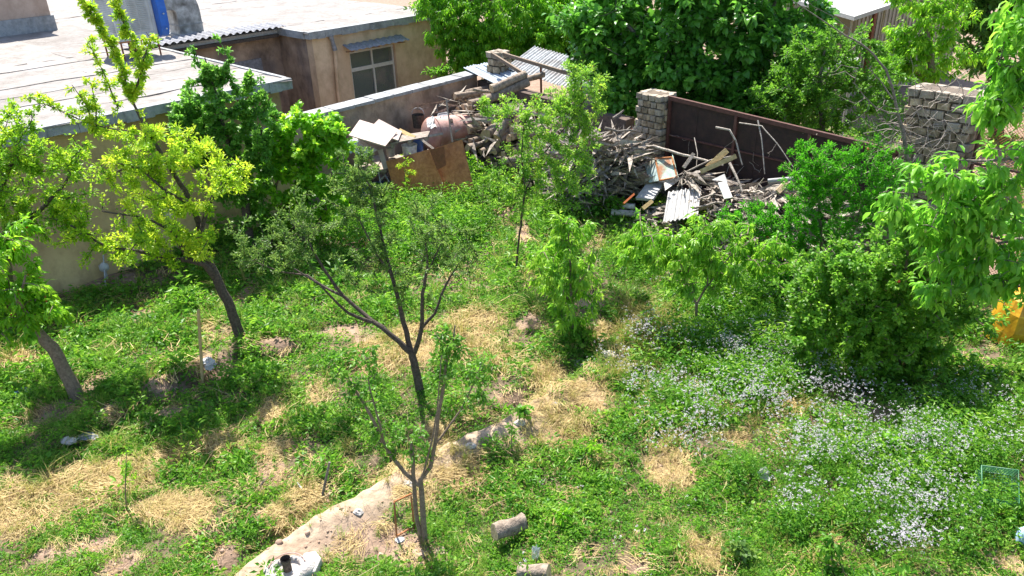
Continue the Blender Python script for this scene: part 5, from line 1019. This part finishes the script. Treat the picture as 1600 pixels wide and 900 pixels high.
make_tree('walnut_tree', 'walnut tree whose long leaflets hang in from the right edge', 'tree', b, [[(1800, 650, 0, .13), (1760, 450, 0, .11), (1720, 320, 0, .09), (1680, 180, 0, .06), (1640, 60, 0, .04), (1600, -30, 0, .02)], [(1720, 320, 0, .05), (1660, 280, 0, .035), (1610, 270, 0, .022), (1580, 282, 0, .02), (1560, 293, 0, .018), (1545, 320, 0, .014), (1528, 336, -.05, .008)], [(1560, 293, 0, .014), (1520, 295, 0, .011), (1460, 303, 0, .009), (1420, 302, 0, .006), (1395, 300, 0, .004)], [(1660, 280, 0, .025), (1600, 245, 0, .015), (1540, 252, 0, .010), (1500, 250, 0, .006)], [(1700, 380, 0, .04), (1620, 370, 0, .025), (1560, 380, 0, .012)], [(1660, 150, 0, .03), (1600, 110, 0, .02), (1560, 100, 0, .01)]],
 [(1395, 325, 26, 26, 0, .18, .7), (1465, 265, 32, 26, 0, .2, .9), (1490, 345, 48, 46, 0, .3, 2.6), (1555, 290, 45, 46, 0, .35, 2.2), (1560, 380, 60, 60, 0, .4, 3.4), (1490, 420, 50, 45, 0, .3, 2.2), (1590, 440, 40, 40, 0, .3, 1.6), (1595, 40, 30, 60, 0, .3, 1.8), (1583, 130, 26, 46, 0, .3, 1.6), (1555, 170, 18, 25, 0, .2, .6), (1600, 240, 40, 20, 0, .3, .8)],
 LF_walnut, bark_grey, shoots=380, per=14, L=.105, W=.042, tpl='big', droop=.55, leafr=.07, twig=.004, single=290, fruit=(apple_m, 7, .02, 'walnut'))
b = np.array([AY(1425, 300, 11.3)[0], 11.3, 0])
make_tree('bare_tree', 'nearly leafless grey tree rising before the wide brick pillar', 'tree', b, [[(1430, 420, 0, 0.0372), (1425, 330, 0, 0.0341), (1420, 260, 0, 0.0310), (1412, 210, 0, 0.0279), (1402, 175, 0, 0.0248), (1398, 150, 0, 0.0211), (1385, 110, 0, 0.0174), (1365, 85, 0, 0.0149), (1345, 68, 0, 0.0124), (1320, 55, 0, 0.0112), (1290, 35, 0, 0.0087), (1260, 15, 0, 0.0062), (1230, -5, 0, 0.0050)], [(1402, 178, 0, 0.0161), (1385, 175, 0, 0.0136), (1368, 168, 0, 0.0112), (1350, 150, 0, 0.0087), (1335, 130, 0, 0.0062)], [(1325, 57, 0, 0.0074), (1327, 45, 0, 0.0062), (1300, 25, 0, 0.0050), (1270, 10, 0, 0.0037), (1255, -6, 0, 0.0031)], [(1395, 155, 0, 0.0124), (1378, 130, .1, 0.0087), (1362, 110, .1, 0.0062)], [(1412, 200, 0, 0.0087), (1435, 240, 0, 0.0062), (1470, 250, 0, 0.0037)], [(1398, 150, 0, 0.0062), (1392, 125, 0, 0.0037)]],
 [(1370, 200, 40, 50, -.2, .3, 1), (1330, 130, 50, 50, 0, .3, .8), (1440, 270, 40, 30, -.1, .3, .8)], LF_dark, bark_grey, shoots=60, per=3, L=.06, W=.03, leafr=.05, twig=.005)
# ---- beyond the street wall
b = np.array([AY(1110, 200, 18.3)[0], 18.3, 0])
make_tree('mulberry_tree', 'huge dark mulberry tree with broad glossy leaves behind the brown gate', 'tree', b, [[(1110, 290, 0, .2), (1110, 180, 0, .17), (1090, 80, 0, .12), (1070, 0, 0, .08), (1060, -80, 0, .05)], [(1110, 150, 0, .1), (1180, 60, -.3, .07), (1230, -30, -.3, .04)], [(1105, 150, 0, .1), (1020, 80, -.5, .06), (960, 20, -.5, .03)]],
 [(960, 60, 70, 60, -.3, 1.0, 3), (930, 10, 60, 50, 0, 1, 2), (1040, 50, 80, 70, -.6, 1.0, 4), (1130, 40, 90, 80, -.8, 1.0, 4.5), (1210, 40, 70, 70, -.8, 1, 3), (1060, 120, 90, 45, -1.0, .8, 4), (1150, 130, 80, 55, -1.2, .8, 4), (1000, 125, 55, 25, -.6, .6, 1.8), (1230, 140, 70, 60, -1.4, .8, 3), (960, 150, 34, 26, -1.2, .6, 1.6), (925, 75, 40, 40, -.2, .8, 1.6), (1080, 170, 80, 30, -1.2, .6, 2.4), (1180, 185, 70, 30, -1.6, .6, 2.2), (1100, -50, 170, 60, 0, 1.2, 4), (1270, 60, 40, 60, -.8, .8, 1.5), (960, 115, 24, 30, -.2, .4, .9)],
 LF_mul, bark_grey, shoots=1250, per=22, L=.165, W=.13, tpl='big', droop=.2, leafr=.14, twig=.006, single=290)
b = np.array([AY(1290, 200, 15.6)[0], 15.6, 0])
make_tree('elm_tree', 'small leaved green tree standing across the fence left of the wide pillar', 'tree', b, [[(1290, 300, 0, .08), (1285, 200, 0, .06), (1280, 120, 0, .04), (1290, 70, 0, .02)]],
 [(1270, 100, 50, 50, 0, .7, 3), (1330, 75, 45, 35, .3, .6, 2), (1260, 160, 60, 45, -.2, .7, 3), (1340, 130, 50, 45, .2, .6, 2.4), (1300, 190, 30, 20, 0, .4, .8), (1380, 150, 34, 45, .3, .5, 1.3), (1215, 150, 40, 50, 0, .6, 2)], LF_mid, bark_grey, shoots=480, per=40, L=.07, W=.045, leafr=.08, lvbias=-.05)
b = np.array([AY(770, 100, 23.0)[0], 23.0, 0])
make_tree('cherry_tree', 'tall cherry tree with drooping leaves behind the tan facade corner', 'tree', b, [[(790, 170, 0, .14), (785, 100, 0, .12), (770, 20, 0, .08), (760, -60, 0, .04)], [(785, 110, 0, .08), (720, 60, 0, .05), (680, 20, 0, .03)], [(788, 110, 0, .08), (850, 50, 0, .05)]],
 [(692, 40, 36, 34, -.2, .7, 2), (722, 85, 34, 30, -.3, .6, 1.6), (700, 10, 60, 30, 0, .8, 2.5), (735, 50, 45, 35, -.2, .8, 2.5), (800, 20, 70, 40, 0, 1, 3.5), (790, 60, 60, 30, -.2, .8, 2.5), (740, 85, 40, 22, -.3, .6, 1.6), (870, 30, 60, 45, -.2, .9, 3), (865, 60, 35, 22, -.4, .5, 1.3), (740, -40, 140, 40, .2, 1, 3), (835, 65, 30, 20, -.2, .6, 1)], LF_bright, bark_brown, shoots=900, per=36, L=.14, W=.05, tpl='long', droop=.6, leafr=.1, lvbias=-.15, fruit=(red_m, 90, .018, 'cherry'))
b = np.array([AY(1450, 120, 17.5)[0], 17.5, 0])
make_tree('cherry_tree', 'leafy cherry tree between the clad building and the wide brick pillar', 'tree', b, [[(1460, 260, 0, .12), (1460, 150, 0, .1), (1450, 60, 0, .06), (1440, 0, 0, .03)], [(1460, 140, 0, .05), (1410, 90, 0, .03)]],
 [(1450, 40, 45, 40, 0, .8, 2.4), (1415, 70, 30, 26, 0, .6, 1.5), (1470, 90, 60, 30, 0, .8, 2.4), (1410, 105, 45, 22, 0, .6, 1.6), (1480, 20, 40, 35, 0, .8, 1.6), (1440, -30, 60, 40, 0, .8, 2)], LF_bright, bark_brown, shoots=260, per=34, L=.13, W=.045, tpl='long', droop=.55, leafr=.09, lvbias=.0, fruit=(orange_m, 40, .018, 'ripening_cherry'))
b = np.array([AY(1540, 60, 19.5)[0], 19.5, 0])
make_tree('dark_tree', 'dark shady tree in the far upper right behind the walnut', 'tree', b, [[(1560, 230, 0, .15), (1555, 100, 0, .1), (1540, 0, 0, .05)]], [(1530, 30, 45, 50, 0, .8, 2), (1560, 80, 60, 45, 0, .8, 2), (1590, 20, 50, 60, 0, .9, 2), (1600, 120, 50, 30, 0, .8, 1), (1530, -40, 80, 40, 0, .9, 1.5)], LF_dark, bark_dark, shoots=280, per=40, L=.13, W=.085, leafr=.12)
b = np.array([AY(1000, 0, 25.5)[0], 25.5, 0])
make_tree('dark_tree', 'dark tree mass behind the mulberry at the top of the view', 'tree', b, [[(1010, 130, 0, .2), (1000, 20, 0, .15), (1000, -80, 0, .06)]], [(690, -10, 70, 50, 0, 1.2, 2), (770, 10, 80, 60, 0, 1.2, 3), (770, 75, 80, 40, 0, 1., 3), (860, 80, 70, 30, 0, 1., 2), (850, 20, 70, 60, 0, 1.2, 3), (900, -10, 80, 60, 0, 1.2, 3), (1000, -20, 90, 60, 0, 1.2, 3), (1100, -10, 90, 60, 0, 1.2, 3), (1190, 20, 70, 60, 0, 1.2, 2), (940, 50, 80, 40, 0, 1.2, 2), (1050, 60, 80, 50, 0, 1.2, 2)], LF_dark, bark_dark, shoots=700, per=40, L=.16, W=.11, leafr=.18)
b = np.array([AY(680, 105, 21.6)[0], 21.4, 0])
make_tree('wall_shrub', 'small shrub at the foot of the tan facade right of the window', 'bush', b, [[(680, 130, 0, .03), (682, 115, 0, .02), (684, 105, 0, .01)]], [(678, 112, 22, 9, 0, .3, 1), (695, 108, 18, 10, 0, .3, 1)], LF_mid, bark_brown, shoots=30, per=26, L=.08, W=.05, leafr=.07)
# ---- small seedlings
def seedling(x, y, h, label, lf, L_=.07, W_=.025, n_=6, per=10, tpl='small', name='seedling', cat='seedling', dr=.1, r=10):
    b = B(x, y); t = AY(x, y, b[1]); tipy = y-h
    make_tree(name, label, cat, b, [[(x, y+2, 0, .008), (x-1, y-h*.5, 0, .006), (x+1, tipy, 0, .003)]], [(x, y-h*.75, r, h*.3, 0, .06, 1)], lf, bark_brown, shoots=n_, per=per, L=L_, W=W_, tpl=tpl, leafr=.03, twig=.002, droop=dr)
seedling(197, 798, 96, 'thin young seedling with a pale leaf rosette in the straw at left', LF_bright, .055, .02, 10, 9, 'long', r=14)
seedling(800, 705, 45, 'small dark leaved seedling at the end of the berm', LF_mid, .05, .022, 8, 9, r=12)
seedling(633, 322, 85, 'bright yellow green sprig in front of the largest rusty sheet', LF_yel, .06, .022, 16, 12, r=13)
seedling(735, 300, 60, 'green seedling beside the right edge of the rusty sheets', LF_bright, .07, .03, 16, 12, r=16)
seedling(722, 262, 30, 'leafy sprig overhanging the rusty sheets at right', LF_bright, .07, .03, 10, 10, r=12)
seedling(612, 345, 60, 'reddish tipped sprig at the left foot of the rusty sheet', LF_mid, .05, .02, 12, 10, r=14)
seedling(780, 330, 80, 'slim sapling between the rusty sheets and the thin stemmed tree', LF_mid, .06, .025, 22, 12, r=18)
seedling(755, 350, 70, 'spindly sapling left of the thin stemmed tree', LF_grey, .05, .022, 18, 12, r=18)
seedling(960, 345, 40, 'broad leaved weed under the whitish roll', LF_mid, .09, .08, 12, 8, 'big', r=16)
seedling(1000, 490, 30, 'leafy weed in the dry grass tuft', LF_mid, .09, .08, 10, 8, 'big', r=12)
seedling(820, 660, 20, 'squat broad leaved weed on the ridge', LF_mid, .07, .06, 8, 8, 'big', r=14)
seedling(880, 825, 30, 'bright nettle like weed right of the sawn log', LF_bright, .06, .03, 10, 9, r=20)
seedling(925, 720, 26, 'pale leaved weed above the clover patch', LF_bright, .06, .03, 10, 9, r=20)
seedling(1330, 720, 36, 'pale tall weed among white flowers near the plastic bag', LF_bright, .08, .035, 12, 9, r=18)
seedling(1380, 725, 40, 'bright broad leaf weed right of the white flowers', LF_bright, .09, .05, 14, 8, 'big', r=22)
seedling(1300, 885, 46, 'tall pale thistle like weed at the bottom right', LF_mid, .09, .03, 16, 8, 'long', r=24)
seedling(1160, 880, 24, 'grey green round leaved weed at the bottom edge', LF_grey, .06, .05, 14, 8, 'big', r=24)
# ================================================================ GROUND COVER (uncountable)
src = bpy.data.collections.new('cover_sources')
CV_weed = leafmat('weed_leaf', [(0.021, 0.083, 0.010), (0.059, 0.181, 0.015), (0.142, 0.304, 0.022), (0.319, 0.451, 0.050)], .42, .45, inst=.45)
CV_grass = leafmat('grass_blade', [(.07, .18, .02), (.14, .28, .035), (.30, .38, .07)], .4, .5, inst=.5)
CV_dry = leafmat('dry_grass_blade', [(.16, .18, .03), (.30, .27, .07), (.40, .30, .12)], .3, .6, inst=.4)
CV_straw = leafmat('straw', [(.18, .11, .05), (.44, .32, .13), (.62, .51, .24)], .15, .6, inst=.4)
CV_flow = leafmat('white_flower', [(.34, .31, .34), (.52, .49, .51)], .3, .6)
CV_stem = leafmat('dead_stem', [(.10, .06, .03), (.24, .16, .09), (.42, .32, .2)], .05, .8, inst=.6)
CV_clod = mat('soil_clod', (.30, .19, .13), (.48, .33, .24), .95, 9, bump=.6, obj_rand=.15)
def src_obj(name, v, f, k, attrs, m, smooth=False):
    me = fastmesh(name, v, f, k, attrs, smooth); me.materials.append(m); o = bpy.data.objects.new(name, me); return o
def weed_clump(sd_, n, R, L_, W_, hh, tpl='small'):
    r = np.random.default_rng(sd_); a = r.random(n)*6.28; rad = R*np.sqrt(r.random(n)); z = hh*(.25+.75*r.random(n))*(1-.5*(rad/R)**2)
    pos = np.stack([rad*np.cos(a), rad*np.sin(a), z], 1); d = np.stack([np.cos(a), np.sin(a), r.normal(size=n)*.35], 1)+r.normal(size=(n, 3))*.5; nr2 = np.array([0, 0, 1.])+r.normal(size=(n, 3))*.75
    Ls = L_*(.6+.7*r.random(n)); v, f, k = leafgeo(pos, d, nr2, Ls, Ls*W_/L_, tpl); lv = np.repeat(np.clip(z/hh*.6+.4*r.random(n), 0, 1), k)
    return v, f, lv
def blades(sd_, n, R, h, w_, lean):
    r = np.random.default_rng(sd_); vs = []; fs = []; lv = []
    for i in range(n):
        a = r.random()*6.28; p = np.array([math.cos(a), math.sin(a), 0])*R*math.sqrt(r.random()); b2 = r.random()*6.28; l_ = np.array([math.cos(b2), math.sin(b2), 0])*lean*h*(.4+.9*r.random()); hh = h*(.6+.5*r.random()); s_ = np.array([-math.sin(b2), math.cos(b2), 0])*w_/2
        c = len(vs); m_ = p+l_*.35+np.array([0, 0, hh*.6]); t = p+l_+np.array([0, 0, hh*(.95-.3*lean)])
        vs += [p-s_, p+s_, m_+s_*.8, m_-s_*.8, t]; fs += [(c, c+1, c+2), (c, c+2, c+3), (c+3, c+2, c+4)]; lv += [r.random()]*5
    return np.array(vs), np.array(fs), np.array(lv)
def straws(sd_, n, R, L_):
    r = np.random.default_rng(sd_); vs = []; fs = []; lv = []
    for i in range(n):
        p = np.array([r.normal()*R, r.normal()*R, .005+.035*r.random()]); a = r.normal()*.55; d = np.array([math.cos(a), math.sin(a), r.normal()*.12])*L_*(.4+.8*r.random()); s_ = np.cross(d, [0, 0, 1.]); s_ = s_/np.linalg.norm(s_)*.0014*(1+r.random()); c = len(vs)
        mid = p+np.array([0, 0, .01+.02*r.random()])+np.array([-d[1], d[0], 0])*.1*r.normal()
        q3 = [p-d/2, mid, p+d/2]
        for q_ in q3: vs += [q_-s_, q_+s_]
        for j in range(2): fs += [(c+2*j, c+2*j+1, c+2*j+3), (c+2*j, c+2*j+3, c+2*j+2)]
        lv += [r.random()]*6
    return np.array(vs), np.array(fs), np.array(lv)
def umbel(sd_, n=4, R=.016):
    r = np.random.default_rng(sd_); vs = []; fs = []; lv = []
    for i in range(n):
        top = np.array([r.normal()*.035, r.normal()*.035, .03*r.normal()]); k = 5
        for j in range(k):
            a = 6.28*j/k+r.random(); rr = R*.75*math.sqrt(r.random()); c = len(vs); q_ = top+np.array([rr*math.cos(a), rr*math.sin(a), .006*r.normal()]); s_ = .0035+.003*r.random(); th = r.random()*3
            for m_ in range(4): b2 = th+m_*1.57; vs.append(q_+np.array([s_*math.cos(b2), s_*math.sin(b2), .003*r.normal()]))
            fs += [(c, c+1, c+2), (c, c+2, c+3)]; lv += [r.random()]*4
    return np.array(vs), np.array(fs), np.array(lv)
def clod(sd_):
    r = np.random.default_rng(sd_); me = ball('clod', .5, CV_clod, 6); v = np.array([tuple(q_.co) for q_ in me.vertices]); v *= (.75+.5*r.random(len(v)))[:, None]; v[:, 2] *= .7; me.vertices.foreach_set('co', v.astype(np.float32).ravel()); return bpy.data.objects.new('clod', me)
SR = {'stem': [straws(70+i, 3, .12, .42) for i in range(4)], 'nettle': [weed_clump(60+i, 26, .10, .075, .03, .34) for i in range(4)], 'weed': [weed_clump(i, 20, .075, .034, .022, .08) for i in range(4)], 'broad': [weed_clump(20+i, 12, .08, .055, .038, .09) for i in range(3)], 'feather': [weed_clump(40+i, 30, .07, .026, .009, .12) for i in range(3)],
      'grass': [blades(i, 16, .035, .15, .004, .5) for i in range(3)], 'dry': [blades(9+i, 15, .04, .24, .004, .8) for i in range(3)], 'straw': [straws(i, 22, .055, .17) for i in range(4)], 'flow': [umbel(i) for i in range(3)]}
MT = {'stem': CV_stem, 'nettle': CV_weed, 'weed': CV_weed, 'broad': CV_weed, 'feather': CV_weed, 'grass': CV_grass, 'dry': CV_dry, 'straw': CV_straw, 'flow': CV_flow}
colls = {}
for k_, l_ in SR.items():
    cc = bpy.data.collections.new('cover_'+k_); colls[k_] = cc
    for v, f, lv in l_: cc.objects.link(src_obj('plant_source', v, f, 3, {'lv': lv}, MT[k_]))
cc = bpy.data.collections.new('cover_clod'); colls['clod'] = cc
for i in range(4): cc.objects.link(clod(i))
ngs = {}
def scatter(name, key, P, rotz, scl, tilt):
    me = bpy.data.meshes.new(name); me.vertices.add(len(P)); me.vertices.foreach_set('co', P.astype(np.float32).ravel())
    rot = np.stack([tilt[:, 0], tilt[:, 1], rotz], 1)
    a = me.attributes.new('rot', 'FLOAT_VECTOR', 'POINT'); a.data.foreach_set('vector', rot.astype(np.float32).ravel())
    a = me.attributes.new('scl', 'FLOAT', 'POINT'); a.data.foreach_set('value', scl.astype(np.float32))
    a = me.attributes.new('idx', 'INT', 'POINT'); a.data.foreach_set('value', rng.integers(0, 99, len(P)).astype(np.int32))
    o = bpy.data.objects.new(name, me); COL.objects.link(o); tag(o, kind='stuff')
    if key not in ngs:
        g = bpy.data.node_groups.new('scatter_'+key, 'GeometryNodeTree'); g.interface.new_socket('Geometry', in_out='INPUT', socket_type='NodeSocketGeometry'); g.interface.new_socket('Geometry', in_out='OUTPUT', socket_type='NodeSocketGeometry')
        N_ = g.nodes; gi, go = N_.new('NodeGroupInput'), N_.new('NodeGroupOutput'); ip = N_.new('GeometryNodeInstanceOnPoints'); ci = N_.new('GeometryNodeCollectionInfo')
        ci.inputs['Collection'].default_value = colls[key]; ci.inputs['Separate Children'].default_value = True; ci.inputs['Reset Children'].default_value = True
        def na(nm, t): q_ = N_.new('GeometryNodeInputNamedAttribute'); q_.data_type = t; q_.inputs[0].default_value = nm; return [s for s in q_.outputs if s.enabled and s.name == 'Attribute'][0]
        er = N_.new('FunctionNodeEulerToRotation'); g.links.new(na('rot', 'FLOAT_VECTOR'), er.inputs[0])
        g.links.new(gi.outputs[0], ip.inputs['Points']); g.links.new(ci.outputs[0], ip.inputs['Instance']); ip.inputs['Pick Instance'].default_value = True
        g.links.new(na('idx', 'INT'), ip.inputs['Instance Index']); g.links.new(er.outputs[0], ip.inputs['Rotation']); g.links.new(na('scl', 'FLOAT'), ip.inputs['Scale']); g.links.new(ip.outputs[0], go.inputs[0]); ngs[key] = g
    md = o.modifiers.new('scatter', 'NODES'); md.node_group = ngs[key]; return o
def cand(n, x0=-9.5, x1=10.5, y0=4.3, y1=19.5):
    """candidates over the visible wedge, denser near the house the photo was taken from"""
    out = []
    y = y0*(y1/y0)**rng.random(n*3); x = rng.uniform(-1, 1, n*3)*(y*.78+1.4)
    keep = rng.random(n*3) < 1; x, y = x[keep][:n], y[keep][:n]; return x, y
rank = lambda x, y: np.clip(np.hypot(x, y)/9, .8, 1.5)*(.30+1.45*fbm(x*2.3, y*2.3, 91))   # a little larger with distance
wallok = lambda x, y: (fdist(x, y) < -.15) & ((-x*e_[1]+y*e_[0]) < tA+.1) & (((x-cw0[0])*cn[0]+(y-cw0[1])*cn[1] < -.15) | (x < cw0[0]-.5))
def cover(x, y):
    s_, d_ = emask(x, y, STRAW), emask(x, y, DIRT, s=11); db, sb = seg_d(x, y, berm); be = np.clip(1.3-np.abs(db/(.26+.24*fbm(x*2.1, y*2.1, 61))), 0, 1)*(np.where(sb < 0, 1, db < .12))*np.clip(1-.8*(y-7.6), .25, 1); return s_, d_, be
def go_(name, key, n, prob, sc, tilt=.25, dz=0.0, rotfix=None):
    x, y = cand(n); s_, d_, be = cover(x, y); p = prob(x, y, s_, d_, be); ok = (rng.random(n) < p) & wallok(x, y); x, y = x[ok], y[ok]; z = hgt(x, y)+dz
    k = len(x); rz = rng.random(k)*6.28 if rotfix is None else rotfix(x, y, k); z = z+(rng.random(k)*.24-.08 if key == 'flow' else 0); scatter(name, key, np.stack([x, y, z], 1), rz, sc(x, y)*(.65+.7*rng.random(k)), rng.normal(size=(k, 2))*tilt)
    0 and print(name, k)
fl = lambda x, y: emask(x, y, FLOW, soft=1.0)
bare = lambda x, y: np.clip((fbm(x*1.1, y*1.1, 21)-.30)*6, .12, 1)
green = lambda x, y, s_, d_, be: np.clip(1-.98*s_-1.05*d_-1.2*be+.5*(fbm(x*3.1, y*3.1, 83)-.5), 0.0, 1)*bare(x, y)
kind = lambda x, y: fbm(x*.6, y*.6, 33)
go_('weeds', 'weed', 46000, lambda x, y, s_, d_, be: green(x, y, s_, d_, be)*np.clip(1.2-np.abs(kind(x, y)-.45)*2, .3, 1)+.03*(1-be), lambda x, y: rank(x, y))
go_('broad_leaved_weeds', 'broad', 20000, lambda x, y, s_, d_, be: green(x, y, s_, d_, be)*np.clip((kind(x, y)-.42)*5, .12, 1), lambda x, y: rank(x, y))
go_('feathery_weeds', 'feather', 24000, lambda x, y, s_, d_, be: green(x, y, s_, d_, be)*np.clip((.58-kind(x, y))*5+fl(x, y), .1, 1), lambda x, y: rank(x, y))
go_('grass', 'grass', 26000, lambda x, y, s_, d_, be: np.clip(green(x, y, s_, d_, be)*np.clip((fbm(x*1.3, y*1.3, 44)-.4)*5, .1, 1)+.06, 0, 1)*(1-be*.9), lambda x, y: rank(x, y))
go_('nettles', 'nettle', 7500, lambda x, y, s_, d_, be: green(x, y, s_, d_, be)*np.clip((fbm(x*1.9, y*1.9, 95)-.42)*5+.45*fl(x, y), .06, 1)*.8, lambda x, y: .85*rank(x, y))
go_('dead_stems', 'stem', 2600, lambda x, y, s_, d_, be: np.clip(.35+.5*s_, 0, 1)*(1-be), lambda x, y: np.full(x.shape, 1.), .35, rotfix=lambda x, y, k: rng.random(k)*6.28)
# taller growth: flowering stand, dry tufts by the peach
x0 = ell([(985, 555, 60, 50), (1010, 510, 60, 40), (560, 230, 1, 1)]); TALL = ell([(660, 315, 100, 22), (700, 330, 90, 30), (1140, 580, 150, 60), (1260, 520, 120, 60), (1350, 760, 200, 80), (1500, 680, 120, 60), (660, 360, 110, 50), (740, 320, 60, 40), (900, 340, 80, 20), (1000, 420, 60, 30), (960, 330, 60, 20), (1150, 470, 100, 40)])
go_('tall_weeds', 'feather', 26000, lambda x, y, s_, d_, be: emask(x, y, TALL, soft=.8)*(1-.7*s_), lambda x, y: 1.9*rank(x, y), dz=.10)
go_('tall_weeds', 'feather', 26000, lambda x, y, s_, d_, be: emask(x, y, TALL, soft=.8)*(1-.7*s_)*np.clip((fbm(x*1.5, y*1.5, 71)-.3)*4, 0, 1), lambda x, y: 1.7*rank(x, y), dz=.24)
go_('tall_weeds', 'weed', 14000, lambda x, y, s_, d_, be: emask(x, y, TALL, soft=.8)*(1-.7*s_)*.9, lambda x, y: 1.3*rank(x, y), dz=.16)
go_('dry_grass', 'dry', 22000, lambda x, y, s_, d_, be: np.clip(emask(x, y, x0)*.9+.035+.25*s_, 0, 1), lambda x, y: 1.1*rank(x, y))
sdir = lambda x, y, k: (fbm(x*.8, y*.8, 55)-.5)*9+rng.normal(size=k)*.5
go_('straw', 'straw', 42000, lambda x, y, s_, d_, be: np.clip(s_*1.3, 0, 1)*np.clip((fbm(x*2.7, y*2.7, 81)-.26)*5, .12, 1)*.95*(1-.85*be)+.07*(1-be), lambda x, y: rank(x, y), .12, rotfix=sdir)
go_('white_flowers', 'flow', 80000, lambda x, y, s_, d_, be: np.clip(fl(x, y)*np.clip((fbm(x*1.6, y*1.6, 67)-.22)*2.4, 0, 1)*.75+.002*(x > 0), 0, 1), lambda x, y: np.full(x.shape, 1.0), .3, dz=.34)
go_('soil_clods', 'clod', 26000, lambda x, y, s_, d_, be: np.clip(d_*.8+be*.02+.03, 0, 1)*(1-.8*be), lambda x, y: .02+.05*rng.random(len(x))**3, 1.5)
# weeds along the foot of the street wall and beyond the fence
x, y = rng.uniform(0, 16, 9000), rng.uniform(10, 24, 9000); ok = (fdist(x, y) > .5) & (rng.random(9000) < np.clip((fbm(x*.7, y*.7, 77)-.45)*5, .02, 1)); x, y = x[ok], y[ok]; k = len(x)
scatter('street_weeds', 'weed', np.stack([x, y, hgt(x, y)], 1), rng.random(k)*6.28, 1.3+rng.random(k), rng.normal(size=(k, 2))*.2)
